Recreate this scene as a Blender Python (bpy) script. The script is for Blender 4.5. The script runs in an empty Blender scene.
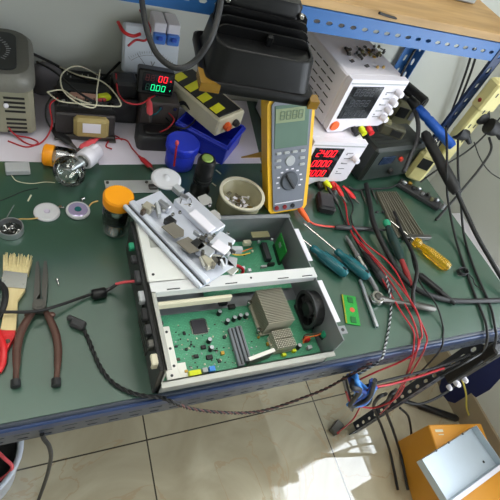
import bpy, math, random
import numpy as np
from mathutils import Vector, Matrix
random.seed(7)
SC = bpy.context.scene
COL = SC.collection
PI = math.pi
TT = 0.80            # height of the bench top
# ---------------------------------------------------------------- camera
YAW, PITCH, ROLL, FPX = 0.65858661, 0.83741743, 0.45307008, 445.25
CZ = 1.44
cy, sy, cp, sp, cr, sr = math.cos(YAW), math.sin(YAW), math.cos(PITCH), math.sin(PITCH), math.cos(ROLL), math.sin(ROLL)
FW = Vector((sy*cp, cy*cp, -sp)); RT = Vector((cy, -sy, 0)); UP = RT.cross(FW)
R2 = RT*cr + UP*sr; U2 = -RT*sr + UP*cr
cam = bpy.data.cameras.new('camera'); camo = bpy.data.objects.new('camera', cam); COL.objects.link(camo)
camo.matrix_world = Matrix(((R2.x, U2.x, -FW.x, 0), (R2.y, U2.y, -FW.y, 0), (R2.z, U2.z, -FW.z, CZ), (0, 0, 0, 1)))
cam.sensor_width = 36; cam.lens = FPX*36/500; cam.shift_y = 2/500; cam.clip_start = 0.01
SC.camera = camo
SC.view_settings.view_transform = 'Standard'; SC.view_settings.look = 'None'
SC.view_settings.gamma = 1; SC.view_settings.use_curve_mapping = False
SC.view_settings.exposure = -0.50

def P(px, py, h=0.0):
    """survey helper: where the sight line of a photo point meets the plane h above the bench top"""
    d = R2*((px-250)/FPX) + U2*(-(py-252)/FPX) + FW
    t = (TT+h-CZ)/d.z
    return Vector((d.x*t, d.y*t, TT+h))
def PX(px, py, x):
    d = R2*((px-250)/FPX) + U2*(-(py-252)/FPX) + FW
    t = x/d.x
    return Vector((x, d.y*t, CZ+d.z*t))
def PY(px, py, y):
    d = R2*((px-250)/FPX) + U2*(-(py-252)/FPX) + FW
    t = y/d.y
    return Vector((d.x*t, y, CZ+d.z*t))

def E(px, py, y=.198):
    return PY(px, py, y)          # hanging in front of the bench's front rail
# ---------------------------------------------------------------- materials
def lin(c):
    return tuple(((v/255)/12.92 if v/255 <= 0.04045 else ((v/255+0.055)/1.055)**2.4) for v in c) + (1,)
MATS = {}
def mat(name, rgb, rough=0.5, metal=0.0, var=0.08, scale=40, bump=0.0, coat=0.0, trans=0.0, ior=1.45, emit=None, estr=0.0, rvar=0.1, alpha=1.0, spec=0.5, detail=4):
    if name in MATS: return MATS[name]
    m = bpy.data.materials.new(name); m.use_nodes = True
    nt = m.node_tree; b = nt.nodes['Principled BSDF']
    b.inputs['Roughness'].default_value = rough; b.inputs['Metallic'].default_value = metal
    b.inputs['Coat Weight'].default_value = coat; b.inputs['Coat Roughness'].default_value = min(.9, rough*.55); b.inputs['Coat IOR'].default_value = 1.7; b.inputs['Transmission Weight'].default_value = trans
    b.inputs['IOR'].default_value = ior; b.inputs['Alpha'].default_value = alpha
    b.inputs['Specular IOR Level'].default_value = spec
    base = lin(rgb)
    tc = nt.nodes.new('ShaderNodeTexCoord'); nz = nt.nodes.new('ShaderNodeTexNoise')
    nz.inputs['Scale'].default_value = scale; nz.inputs['Detail'].default_value = detail
    nt.links.new(tc.outputs['Object'], nz.inputs['Vector'])
    cr_ = nt.nodes.new('ShaderNodeMix'); cr_.data_type = 'RGBA'
    cr_.inputs[6].default_value = tuple(min(1, v*(1-var)) for v in base[:3])+(1,)
    cr_.inputs[7].default_value = tuple(min(1, v*(1+var)) for v in base[:3])+(1,)
    nt.links.new(nz.outputs['Fac'], cr_.inputs[0]); nt.links.new(cr_.outputs[2], b.inputs['Base Color'])
    if rvar:
        mr = nt.nodes.new('ShaderNodeMapRange'); mr.inputs[3].default_value = max(0, rough-rvar*rough); mr.inputs[4].default_value = min(1, rough+rvar*rough)
        nt.links.new(nz.outputs['Fac'], mr.inputs[0]); nt.links.new(mr.outputs[0], b.inputs['Roughness'])
    if bump:
        bp = nt.nodes.new('ShaderNodeBump'); bp.inputs['Strength'].default_value = bump; bp.inputs['Distance'].default_value = 0.002
        nt.links.new(nz.outputs['Fac'], bp.inputs['Height']); nt.links.new(bp.outputs[0], b.inputs['Normal'])
    if emit:
        b.inputs['Emission Color'].default_value = lin(emit); b.inputs['Emission Strength'].default_value = estr
    MATS[name] = m
    return m
def nodes(m): return m.node_tree, m.node_tree.nodes['Principled BSDF']

def floor_mat():
    m = bpy.data.materials.new('polished_tile'); m.use_nodes = True; nt, b = nodes(m)
    tc = nt.nodes.new('ShaderNodeTexCoord'); sep = nt.nodes.new('ShaderNodeSeparateXYZ')
    nt.links.new(tc.outputs['Object'], sep.inputs[0])
    def M(op, a, c=None):
        n = nt.nodes.new('ShaderNodeMath'); n.operation = op
        for i, v in enumerate((a, c)):
            if v is None: continue
            if isinstance(v, (int, float)): n.inputs[i].default_value = v
            else: nt.links.new(v, n.inputs[i])
        return n.outputs[0]
    def line(out, off):
        f = M('FLOORED_MODULO', M('SUBTRACT', out, off), 0.594)
        d = M('MINIMUM', f, M('SUBTRACT', 0.594, f))
        return M('LESS_THAN', d, 0.0022)
    g = M('MAXIMUM', line(sep.outputs[0], 0.233), line(sep.outputs[1], 0.353))
    n1 = nt.nodes.new('ShaderNodeTexNoise'); n1.inputs['Scale'].default_value = 3.2; n1.inputs['Detail'].default_value = 6; n1.inputs['Distortion'].default_value = 1.2
    nt.links.new(tc.outputs['Object'], n1.inputs['Vector'])
    rp = nt.nodes.new('ShaderNodeValToRGB'); e = rp.color_ramp
    e.elements[0].position = 0.30; e.elements[0].color = lin((158, 146, 120)); e.elements[1].position = 0.66; e.elements[1].color = lin((200, 190, 164))
    x = e.elements.new(0.5); x.color = lin((182, 171, 145))
    nt.links.new(n1.outputs['Fac'], rp.inputs[0])
    # thin ochre veins
    n2 = nt.nodes.new('ShaderNodeTexNoise'); n2.inputs['Scale'].default_value = 2.1; n2.inputs['Detail'].default_value = 8; n2.inputs['Distortion'].default_value = 2.0
    nt.links.new(tc.outputs['Object'], n2.inputs['Vector'])
    v = M('LESS_THAN', M('ABSOLUTE', M('SUBTRACT', n2.outputs['Fac'], 0.52)), 0.006)
    mx0 = nt.nodes.new('ShaderNodeMix'); mx0.data_type = 'RGBA'; mx0.inputs[7].default_value = lin((172, 146, 112))
    nt.links.new(M('MULTIPLY', v, 0.5), mx0.inputs[0]); nt.links.new(rp.outputs[0], mx0.inputs[6])
    mx = nt.nodes.new('ShaderNodeMix'); mx.data_type = 'RGBA'; mx.inputs[7].default_value = lin((70, 64, 54))
    nt.links.new(g, mx.inputs[0]); nt.links.new(mx0.outputs[2], mx.inputs[6]); nt.links.new(mx.outputs[2], b.inputs['Base Color'])
    b.inputs['Roughness'].default_value = 0.03; b.inputs['IOR'].default_value = 1.95
    return m
def pcb_mat(name, rgb, scale=160):
    """green circuit board with lighter copper traces"""
    m = bpy.data.materials.new(name); m.use_nodes = True; nt, b = nodes(m)
    tc = nt.nodes.new('ShaderNodeTexCoord')
    br = nt.nodes.new('ShaderNodeTexBrick'); br.inputs['Scale'].default_value = scale
    c = lin(rgb)
    br.inputs['Color1'].default_value = c; br.inputs['Color2'].default_value = tuple(v*1.5 for v in c[:3])+(1,)
    br.inputs['Mortar'].default_value = tuple(v*0.55 for v in c[:3])+(1,); br.inputs['Mortar Size'].default_value = 0.03
    nt.links.new(tc.outputs['Object'], br.inputs['Vector'])
    nz = nt.nodes.new('ShaderNodeTexNoise'); nz.inputs['Scale'].default_value = 45
    nt.links.new(tc.outputs['Object'], nz.inputs['Vector'])
    mx = nt.nodes.new('ShaderNodeMix'); mx.data_type = 'RGBA'; mx.inputs[7].default_value = c
    nt.links.new(nz.outputs['Fac'], mx.inputs[0]); nt.links.new(br.outputs['Color'], mx.inputs[6])
    nt.links.new(mx.outputs[2], b.inputs['Base Color']); b.inputs['Roughness'].default_value = 0.3
    return m
def wood_mat(name, a, bb, scale=9, axis=(1, 8, 8)):
    m = bpy.data.materials.new(name); m.use_nodes = True; nt, b = nodes(m)
    tc = nt.nodes.new('ShaderNodeTexCoord'); mp = nt.nodes.new('ShaderNodeMapping'); mp.inputs['Scale'].default_value = axis
    nt.links.new(tc.outputs['Object'], mp.inputs[0])
    nz = nt.nodes.new('ShaderNodeTexNoise'); nz.inputs['Scale'].default_value = scale; nz.inputs['Detail'].default_value = 6
    nt.links.new(mp.outputs[0], nz.inputs['Vector'])
    rp = nt.nodes.new('ShaderNodeValToRGB'); rp.color_ramp.elements[0].color = lin(a); rp.color_ramp.elements[1].color = lin(bb)
    rp.color_ramp.elements[0].position = .3; rp.color_ramp.elements[1].position = .7
    nt.links.new(nz.outputs['Fac'], rp.inputs[0]); nt.links.new(rp.outputs[0], b.inputs['Base Color'])
    b.inputs['Roughness'].default_value = 0.55
    return m

M_FLOOR = floor_mat()
M_ALB0 = mat('pale_metal', (224, 222, 214), .4, .3, var=.04)
M_WALL = mat('wall_paint', (208, 210, 203), 0.8, var=0.03, scale=4)
M_CEIL = mat('ceiling_paint', (225, 225, 222), 0.9, var=0.02, scale=3)
M_BASE = mat('skirting_tile', (160, 146, 122), 0.25, var=0.12, scale=6)
M_GREEN = mat('esd_mat_green', (36, 74, 57), 0.36, var=0.22, scale=9, rvar=0.3, detail=8, spec=1.0, coat=1.0)
M_PAPER = mat('paper', (214, 208, 220), 0.7, var=0.03, scale=6)
M_BEAM = mat('blue_enamel', (46, 98, 160), 0.35, var=0.08, scale=30)
M_RAIL = mat('dark_blue_enamel', (30, 50, 88), 0.4, var=0.2, scale=30)
M_DRAIL = mat('slate_enamel', (52, 58, 70), 0.4, var=0.2, scale=30)
M_BLK = mat('black_plastic', (26, 26, 27), 0.38, var=0.2)
M_BLKR = mat('black_rubber', (30, 30, 31), 0.55, var=0.2)
M_BLKM = mat('black_enamel_metal', (8, 8, 9), 0.36, spec=0.3, var=0.2)
M_DGRY = mat('dark_grey_plastic', (52, 52, 54), 0.45)
M_GRY = mat('grey_plastic', (118, 118, 120), 0.45)
M_LGRY = mat('light_grey_plastic', (168, 170, 172), 0.45)
M_WHT = mat('white_plastic', (226, 222, 230), 0.35, var=0.02)
M_IVORY = mat('ivory_plastic', (214, 206, 180), 0.45, var=0.05)
M_YIV = mat('aged_ivory_plastic', (212, 202, 140), 0.45, var=0.06)
M_ORG = mat('orange_plastic', (244, 158, 20), 0.4, var=0.04)
M_ORB = mat('orange_button', (238, 100, 40), 0.35, var=0.04)
M_RED = mat('red_plastic', (206, 36, 40), 0.35, var=0.06)
M_REDC = mat('red_cable', (176, 34, 44), 0.4, var=0.1)
M_PINK = mat('pink_red_plastic', (222, 84, 92), 0.4)
M_YEL = mat('yellow_plastic', (236, 182, 34), 0.4, var=0.04)
M_LIME = mat('lime_plastic', (214, 222, 30), 0.4)
M_BLUE = mat('blue_plastic', (42, 62, 206), 0.35, var=0.06)
M_CBL = mat('bright_blue_rubber', (32, 92, 190), 0.45)
M_TEAL = mat('teal_plastic', (24, 92, 100), 0.22, var=0.06)
M_GRNP = mat('green_plastic', (44, 150, 112), 0.35)
M_BGRN = mat('blackish_green_plastic', (36, 40, 36), 0.4)
M_ALU = mat('aluminium', (196, 198, 204), 0.32, 0.9, var=0.06, scale=60)
M_GALV = mat('galvanised_steel', (206, 208, 206), 0.42, 0.55, var=0.08, scale=25)
M_STEEL = mat('polished_steel', (190, 188, 184), 0.2, 1.0, var=0.06)
M_DSTL = mat('dark_steel', (98, 96, 92), 0.38, 0.85, var=0.15)
M_FIN = mat('fin_metal', (186, 180, 162), 0.42, 0.6, var=0.1)
M_BRASS = mat('brass', (190, 150, 70), 0.35, 0.8)
M_GOLD = mat('gold_contacts', (212, 170, 60), 0.3, 0.7)
M_COPR = mat('varnished_copper', (150, 104, 50), 0.35, 0.3, var=0.2, scale=200)
M_TAPE = mat('tan_winding_tape', (170, 150, 96), 0.45, var=0.12, scale=80)
M_CREAM = mat('cream_wire', (212, 206, 180), 0.5)
def thin_glass():
    m = bpy.data.materials.new('clear_glass'); m.use_nodes = True; nt = m.node_tree; nt.nodes.clear()
    o = nt.nodes.new('ShaderNodeOutputMaterial'); mx = nt.nodes.new('ShaderNodeMixShader'); t = nt.nodes.new('ShaderNodeBsdfTransparent'); g = nt.nodes.new('ShaderNodeBsdfGlossy')
    t.inputs[0].default_value = (.97, .985, .975, 1); g.inputs[0].default_value = (.95, .97, .96, 1); g.inputs['Roughness'].default_value = .04
    f = nt.nodes.new('ShaderNodeFresnel'); f.inputs[0].default_value = 1.52
    a = nt.nodes.new('ShaderNodeMath'); a.operation = 'MULTIPLY_ADD'; a.use_clamp = True; a.inputs[1].default_value = 1.3; a.inputs[2].default_value = .02
    nt.links.new(f.outputs[0], a.inputs[0]); nt.links.new(a.outputs[0], mx.inputs[0]); nt.links.new(t.outputs[0], mx.inputs[1]); nt.links.new(g.outputs[0], mx.inputs[2]); nt.links.new(mx.outputs[0], o.inputs[0])
    return m
M_GLASS = thin_glass()
M_CLRP = mat('clear_plastic', (236, 238, 232), 0.15, trans=0.85, ior=1.3, var=0, rvar=0)
M_AMBER = mat('amber_clear_plastic', (244, 196, 30), 0.12, trans=0.7, ior=1.4, var=0.05)
M_MILK = mat('milky_plastic', (226, 226, 230), 0.25, trans=0.25, ior=1.4, var=0.03)
M_OLDG = mat('cloudy_glass', (196, 188, 152), 0.25, trans=0.4, ior=1.3, var=0.15)
M_SCRN = mat('dark_screen', (18, 20, 24), 0.12, var=0)
M_LCD = mat('lcd_grey_green', (98, 120, 108), 0.12, var=0.05)
M_EMR = mat('lit_red_segments', (255, 30, 40), 0.5, emit=(255, 24, 44), estr=2.2, var=0)
M_EMRD = mat('unlit_red_segments', (92, 18, 26), 0.4, var=0)
M_EMG = mat('lit_green_segments', (30, 230, 150), 0.5, emit=(30, 235, 150), estr=1.5, var=0)
M_EMGD = mat('unlit_green_segments', (16, 70, 56), 0.4, var=0)
M_BRIS = mat('bristle', (206, 190, 140), 0.7, var=0.25, scale=300)
M_WOODH = wood_mat('pale_brush_wood', (206, 184, 130), (224, 206, 156), 12, (6, 1, 6))
M_BOARD = wood_mat('shelf_board', (150, 116, 68), (184, 148, 96), 6, (1, 8, 8))
M_PCB = pcb_mat('pcb_green', (72, 142, 108), 90)
M_PCB2 = pcb_mat('pcb_bright_green', (44, 150, 60), 200)
M_PLR = mat('brown_dipped_grip', (92, 66, 58), 0.16, 0.25, var=0.12)
M_ORBX = mat('orange_painted_steel', (214, 146, 44), 0.4, var=0.08, scale=8)
M_VAR = mat('grey_hammered_paint', (112, 110, 102), 0.4, var=0.12, scale=200, bump=0.2)
M_VARB = mat('beige_grey_paint', (146, 142, 122), 0.45, var=0.06)
M_BROWN = mat('dark_brown_paint', (74, 60, 48), 0.5)
M_NAVY = mat('navy_cloth', (28, 36, 84), 0.8, var=0.2, scale=120)
M_CLOTH = mat('grey_cloth', (116, 112, 116), 0.9, var=0.15, scale=60)
M_YLBL = mat('yellow_label', (226, 214, 96), 0.5)
M_TAN = mat('insulation_tan', (206, 168, 100), 0.6)
M_COPW = mat('orange_wire', (224, 110, 40), 0.4)
M_WIN = mat('window_frame_white', (232, 232, 230), 0.4, var=0.02)
M_LAMP = mat('fill_lamp_diffuser', (250, 250, 250), 0.5, emit=(255, 252, 244), estr=12.0, var=0)  # emission of the added ceiling panels
M_PCBB = mat('blue_component', (70, 140, 220), 0.35)
M_KHAKI = mat('khaki_plastic', (120, 116, 84), 0.55)

# ---------------------------------------------------------------- mesh builder
class MB:
    def __init__(s): s.v = []; s.f = []; s.m = []; s.M = Matrix.Identity(4); s.sm = []
    def _add(s, vs, fs, mi=0, smooth=False):
        o = len(s.v); s.v += [tuple(s.M @ Vector(v)) for v in vs]
        for f in fs: s.f.append([o+i for i in f]); s.m.append(mi); s.sm.append(smooth)
    def at(s, loc=(0, 0, 0), rot=(0, 0, 0)):
        from mathutils import Euler
        s.M = Matrix.Translation(Vector(loc)) @ Euler(rot).to_matrix().to_4x4(); return s
    def box(s, c, d, mi=0, bev=0.0, rz=0.0):
        """box of size d centred at c, chamfered by bev"""
        hx, hy, hz = d[0]/2, d[1]/2, d[2]/2
        b = min(bev, hx*.98, hy*.98, hz*.98)
        ca, sa = math.cos(rz), math.sin(rz)
        def T(x, y, z): return (c[0]+x*ca-y*sa, c[1]+x*sa+y*ca, c[2]+z)
        if b <= 0:
            vs = [T(x, y, z) for z in (-hz, hz) for x, y in ((-hx, -hy), (hx, -hy), (hx, hy), (-hx, hy))]
            s._add(vs, [(3, 2, 1, 0), (4, 5, 6, 7), (0, 1, 5, 4), (1, 2, 6, 5), (2, 3, 7, 6), (3, 0, 4, 7)], mi)
            return s
        def ring(z, ix, iy, cc):
            x, y = hx-ix, hy-iy
            return [T(*p, z) for p in ((-x+cc, -y), (x-cc, -y), (x, -y+cc), (x, y-cc), (x-cc, y), (-x+cc, y), (-x, y-cc), (-x, -y+cc))]
        vs = ring(-hz, b, b, b*.4) + ring(-hz+b, 0, 0, b) + ring(hz-b, 0, 0, b) + ring(hz, b, b, b*.4)
        fs = [tuple(range(7, -1, -1)), tuple(range(24, 32))]
        for k in range(3):
            for i in range(8):
                j = (i+1) % 8; fs.append((k*8+i, k*8+j, k*8+8+j, k*8+8+i))
        s._add(vs, fs, mi)
        return s
    def prism(s, poly, z0, z1, mi=0, top=None):
        """poly in xy extruded z0..z1; top = optional second outline"""
        n = len(poly); t = top or poly
        vs = [(x, y, z0) for x, y in poly] + [(x, y, z1) for x, y in t]
        fs = [tuple(range(n-1, -1, -1)), tuple(range(n, 2*n))] + [(i, (i+1) % n, n+(i+1) % n, n+i) for i in range(n)]
        s._add(vs, fs, mi); return s
    def loft(s, rings, mi=0, smooth=True, cap=True):
        n = len(rings[0]); vs = [p for r in rings for p in r]; fs = []
        for k in range(len(rings)-1):
            for i in range(n):
                j = (i+1) % n; fs.append((k*n+i, k*n+j, (k+1)*n+j, (k+1)*n+i))
        s._add(vs, fs, mi, smooth)
        if cap:
            s._add(rings[0], [tuple(range(n-1, -1, -1))], mi); s._add(rings[-1], [tuple(range(n))], mi)
        return s
    def cyl(s, p0, p1, r0, r1=None, n=16, mi=0, smooth=True, cap=True):
        r1 = r0 if r1 is None else r1
        return s.prof(p0, p1, [(0, r0), (1, r1)], n, mi, smooth, cap)
    def prof(s, p0, p1, prof, n=16, mi=0, smooth=True, cap=True, flat=1.0, side=None):
        """surface of revolution about p0-p1; prof = [(t, radius)...], t 0..1 along the axis"""
        p0 = Vector(p0); p1 = Vector(p1); a = (p1-p0); L = a.length; a.normalize()
        u = a.cross(Vector(side) if side else (Vector((0, 0, 1)) if abs(a.z) < .9 else Vector((1, 0, 0)))).normalized(); w = a.cross(u)
        rings = []
        for t, r in prof:
            c = p0+(p1-p0)*t
            rings.append([tuple(c+(u*math.cos(2*PI*i/n)+w*math.sin(2*PI*i/n)*flat)*max(r, 1e-5)) for i in range(n)])
        return s.loft(rings, mi, smooth, cap)
    def tube(s, pts, r, n=8, mi=0, smooth=True, res=6, rs=None):
        pts = smoothp(pts, res) if res > 1 else [Vector(p) for p in pts]
        m = len(pts); T = []
        for i in range(m):
            t = pts[min(i+1, m-1)]-pts[max(i-1, 0)]
            T.append(t.normalized() if t.length > 1e-9 else Vector((0, 0, 1)))
        u = T[0].orthogonal().normalized(); rings = []
        for i in range(m):
            u = (u-T[i]*u.dot(T[i])); u = u.normalized() if u.length > 1e-6 else T[i].orthogonal().normalized()
            w = T[i].cross(u); rr = r if rs is None else rs(i/(m-1))
            rings.append([tuple(pts[i]+(u*math.cos(2*PI*k/n)+w*math.sin(2*PI*k/n))*rr) for k in range(n)])
        return s.loft(rings, mi, smooth, True)
    def sphere(s, c, r, n=16, k=10, mi=0, sc=(1, 1, 1)):
        rings = []
        for j in range(1, k):
            th = PI*j/k
            rings.append([(c[0]+r*sc[0]*math.sin(th)*math.cos(2*PI*i/n), c[1]+r*sc[1]*math.sin(th)*math.sin(2*PI*i/n), c[2]-r*sc[2]*math.cos(th)) for i in range(n)])
        vs = [(c[0], c[1], c[2]-r*sc[2])] + [p for q in rings for p in q] + [(c[0], c[1], c[2]+r*sc[2])]
        fs = []
        for i in range(n):
            fs.append((0, 1+(i+1) % n, 1+i)); e = len(vs)-1; b0 = 1+(k-2)*n; fs.append((e, b0+i, b0+(i+1) % n))
        for j in range(k-2):
            for i in range(n):
                a = 1+j*n+i; b = 1+j*n+(i+1) % n; fs.append((a, b, b+n, a+n))
        s._add(vs, fs, mi, True); return s
    def ringdisc(s, c, ro, ri, z0, z1, n=24, mi=0):
        rings = []
        for r, z in ((ri, z0), (ro, z0), (ro, z1), (ri, z1), (ri, z0)):
            rings.append([(c[0]+r*math.cos(2*PI*i/n), c[1]+r*math.sin(2*PI*i/n), c[2]+z) for i in range(n)])
        return s.loft(rings, mi, False, False)
    def slotplate(s, L, Hh, cell, sl, sh, th, mi=0, rows=(0.5,)):
        """plate in the xz plane, x 0..L, z 0..Hh, y 0..th, pierced by rows of oblong slots"""
        n = max(1, round(L/cell)); cw = L/n; R = len(rows); edges = [0]+[(rows[i]+rows[i+1])/2 for i in range(R-1)]+[1]
        for ri in range(R):
            za, zb = edges[ri]*Hh, edges[ri+1]*Hh; zc = rows[ri]*Hh
            w = sl[ri] if isinstance(sl, (tuple, list)) else sl; h = sh[ri] if isinstance(sh, (tuple, list)) else sh
            for k in range(n):
                x0, x1 = k*cw, (k+1)*cw; xc = (x0+x1)/2; a = w/2; b = h/2; q = min(a, b)*.9
                out = [(x0, za), (x1, za), (x1, za), (x1, zb), (x1, zb), (x0, zb), (x0, zb), (x0, za)]
                out = [(x0+cw*.2, za), (x1-cw*.2, za), (x1, za+(zb-za)*.2), (x1, zb-(zb-za)*.2), (x1-cw*.2, zb), (x0+cw*.2, zb), (x0, zb-(zb-za)*.2), (x0, za+(zb-za)*.2)]
                hol = [(xc-a+q, zc-b), (xc+a-q, zc-b), (xc+a, zc-b+q), (xc+a, zc+b-q), (xc+a-q, zc+b), (xc-a+q, zc+b), (xc-a, zc+b-q), (xc-a, zc-b+q)]
                vs = [(x, 0, z) for x, z in out]+[(x, 0, z) for x, z in hol]+[(x, th, z) for x, z in out]+[(x, th, z) for x, z in hol]
                vs += [(x0, 0, za), (x1, 0, za), (x1, 0, zb), (x0, 0, zb), (x0, th, za), (x1, th, za), (x1, th, zb), (x0, th, zb)]
                fs = []
                for i in range(8):
                    j = (i+1) % 8
                    fs += [(i, j, 8+j, 8+i), (24+i, 24+j, 16+j, 16+i), (8+i, 8+j, 24+j, 24+i)]
                fs += [(7, 32, 0), (1, 33, 2), (3, 34, 4), (5, 35, 6), (23, 16, 36), (17, 18, 37), (19, 20, 38), (21, 22, 39)]
                fs += [(32, 36, 37, 33), (35, 34, 38, 39)]
                if k == 0: fs.append((32, 35, 39, 36))
                if k == n-1: fs.append((33, 37, 38, 34))
                s._add(vs, fs, mi)
        return s
    def mesh(s, name, mats):
        me = bpy.data.meshes.new(name); me.from_pydata(s.v, [], s.f)
        for m in mats: me.materials.append(m)
        me.polygons.foreach_set('material_index', s.m); me.polygons.foreach_set('use_smooth', s.sm)
        me.update(); return me
    def build(s, name, mats, parent=None):
        if not isinstance(mats, (list, tuple)): mats = [mats]
        o = bpy.data.objects.new(name, s.mesh(name, mats)); COL.objects.link(o)
        if parent: o.parent = parent
        return o
def smoothp(pts, res=6):
    pts = [Vector(p) for p in pts]
    if len(pts) < 3: return pts
    q = [pts[0]*2-pts[1]]+pts+[pts[-1]*2-pts[-2]]; out = []
    for i in range(1, len(q)-2):
        a, b, c, d = q[i-1:i+3]
        for k in range(res):
            t = k/res; out.append(0.5*((2*b)+(c-a)*t+(2*a-5*b+4*c-d)*t*t+(3*b-a-3*c+d)*t**3))
    out.append(pts[-1]); return out
def tag(o, label=None, cat=None, group=None, kind=None):
    if label: o['label'] = label
    if cat: o['category'] = cat
    if group: o['group'] = group
    if kind: o['kind'] = kind
    return o
def thing(name, label, cat, loc=(0, 0, 0), rz=0.0, group=None, M=None):
    o = bpy.data.objects.new(name, None); o.empty_display_size = 0.02; COL.objects.link(o)
    o.location = loc; o.rotation_euler = (0, 0, rz)
    if M is not None: o.matrix_world = M
    return tag(o, label, cat, group)
def one(name, mb, mats, label, cat, group=None): return tag(mb.build(name, mats), label, cat, group)
def struct(name, mb, mats): return tag(mb.build(name, mats), kind='structure')
def dup(o, parent=None):
    c = o.copy(); COL.objects.link(c); c.parent = parent
    for ch in list(o.children): dup(ch, c)
    return c
def basis(loc, x, z):
    """matrix with local x along x and local z close to z"""
    x = Vector(x).normalized(); z = Vector(z); y = z.cross(x).normalized(); z = x.cross(y)
    return Matrix(((x.x, y.x, z.x, loc[0]), (x.y, y.y, z.y, loc[1]), (x.z, y.z, z.z, loc[2]), (0, 0, 0, 1)))
def LP(*pts):
    return [P(*p) for p in pts]

# seven segment digits, drawn in local x (right) and z (up) at depth y
SEG = {'0': 'abcdef', '1': 'bc', '2': 'abged', '3': 'abgcd', '4': 'fgbc', '8': 'abcdefg', '5': 'afgcd', '6': 'afgedc', '7': 'abc', '9': 'abcdfg'}
def digit(mb, ch, x, z, w, h, y, mi=0, t=None):
    t = t or w*.2; sk = h*.12
    def bar(xa, za, xb, zb):
        d = Vector((xb-xa, 0, zb-za)); n = Vector((-d.z, 0, d.x)).normalized()*t/2
        a = Vector((x+xa, y, z+za)); b = Vector((x+xb, y, z+zb))
        q = [a-n, b-n, b+n, a+n]; k = Vector((0, -0.0006, 0))
        mb._add([tuple(p) for p in q]+[tuple(p+k) for p in q], [(0, 1, 2, 3), (7, 6, 5, 4), (0, 4, 5, 1), (1, 5, 6, 2), (2, 6, 7, 3), (3, 7, 4, 0)], mi)
    S = {'a': (sk, h, w+sk, h), 'd': (0, 0, w, 0), 'g': (sk/2, h/2, w+sk/2, h/2), 'f': (sk/2, h/2, sk, h), 'b': (w+sk/2, h/2, w+sk, h), 'e': (0, 0, sk/2, h/2), 'c': (w, 0, w+sk/2, h/2)}
    for c in SEG[ch]: bar(*S[c])
def text_mesh(txt, size, loc, rot, m, parent, name='lettering', depth=0.0002):
    cu = bpy.data.curves.new(name, 'FONT'); cu.body = txt; cu.size = size; cu.align_x = 'CENTER'; cu.align_y = 'CENTER'; cu.extrude = depth
    o = bpy.data.objects.new(name, cu); COL.objects.link(o)
    dg = bpy.context.evaluated_depsgraph_get(); me = bpy.data.meshes.new_from_object(o.evaluated_get(dg))
    bpy.data.objects.remove(o); me.materials.append(m)
    q = bpy.data.objects.new(name, me); COL.objects.link(q); q.location = loc; q.rotation_euler = rot; q.parent = parent
    return q

# ================================================================ ROOM
X0, X1, Y0, Y1, ZC = -1.7, 1.41, -1.7, 0.96, 2.7
WY0, WY1, WZ0, WZ1 = -1.25, 0.344, 0.60, 2.15          # window opening in the right wall
struct('floor', MB().box(((X0+X1)/2, (Y0+Y1)/2, -0.03), (X1-X0+.3, Y1-Y0+.3, 0.06)), M_FLOOR)
struct('ceiling', MB().box(((X0+X1)/2, (Y0+Y1)/2, ZC+0.05), (X1-X0+.3, Y1-Y0+.3, 0.1)), M_CEIL)
struct('wall_back', MB().box(((X0+X1)/2, Y1+0.06, ZC/2), (X1-X0, 0.12, ZC)), M_WALL)
struct('wall_front', MB().box(((X0+X1)/2, Y0-0.06, ZC/2), (X1-X0, 0.12, ZC)), M_WALL)
struct('wall_left', MB().box((X0-0.06, (Y0+Y1)/2, ZC/2), (0.12, Y1-Y0+.24, ZC)), M_WALL)
w = MB(); xm = X1+0.06
w.box((xm, (Y0+Y1)/2, WZ0/2), (0.12, Y1-Y0+.24, WZ0)); w.box((xm, (Y0+Y1)/2, (WZ1+ZC)/2), (0.12, Y1-Y0+.24, ZC-WZ1))
w.box((xm, (Y0-.12+WY0)/2, (WZ0+WZ1)/2), (0.12, WY0-Y0+.12, WZ1-WZ0)); w.box((xm, (Y1+.12+WY1)/2, (WZ0+WZ1)/2), (0.12, Y1+.12-WY1, WZ1-WZ0))
struct('wall_right', w, M_WALL)
win = MB(); xf = X1+0.035
for ya, yb, za, zb in ((WY0, WY0+.03, WZ0, WZ1), (WY1-.03, WY1, WZ0, WZ1), (WY0, WY1, WZ0, WZ0+.025), (WY0, WY1, WZ1-.04, WZ1), (WY0, WY1, .735, .760), (-.47, -.435, WZ0, WZ1)):
    win.box((xf, (ya+yb)/2, (za+zb)/2), (0.05, yb-ya, zb-za))
wo = struct('window_1', win, M_WIN)
M_PANE = mat('window_pane', (240, 246, 250), 0.02, var=0, rvar=0, alpha=0.06)
gl = MB().box((xf, (WY0+WY1)/2, (WZ0+WZ1)/2), (0.004, WY1-WY0, WZ1-WZ0)).build('pane', M_PANE, wo)
struct('baseboard_right', MB().box((X1-0.005, (Y0+Y1)/2, 0.065), (0.01, Y1-Y0, 0.13)), M_BASE)
struct('baseboard_back', MB().box(((X0+X1)/2, Y1-0.005, 0.065), (X1-X0, 0.01, 0.13)), M_BASE)
# white slotted wiring trunk along the right wall
tk = MB(); tk.box((X1-.022, .28, .455), (.042, .98, .005)); tk.box((X1-.022, .28, .515), (.046, .98, .005)); tk.box((X1-.003, .28, .485), (.004, .98, .06))
k = -0.20
while k < .77:
    tk.box((X1-.044, k, .485), (.003, .016, .06)); k += .028
one('wiring_trunk', tk, M_WHT, 'white slotted wiring trunk fixed along the right wall beyond the bench', 'cable trunk')
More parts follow.
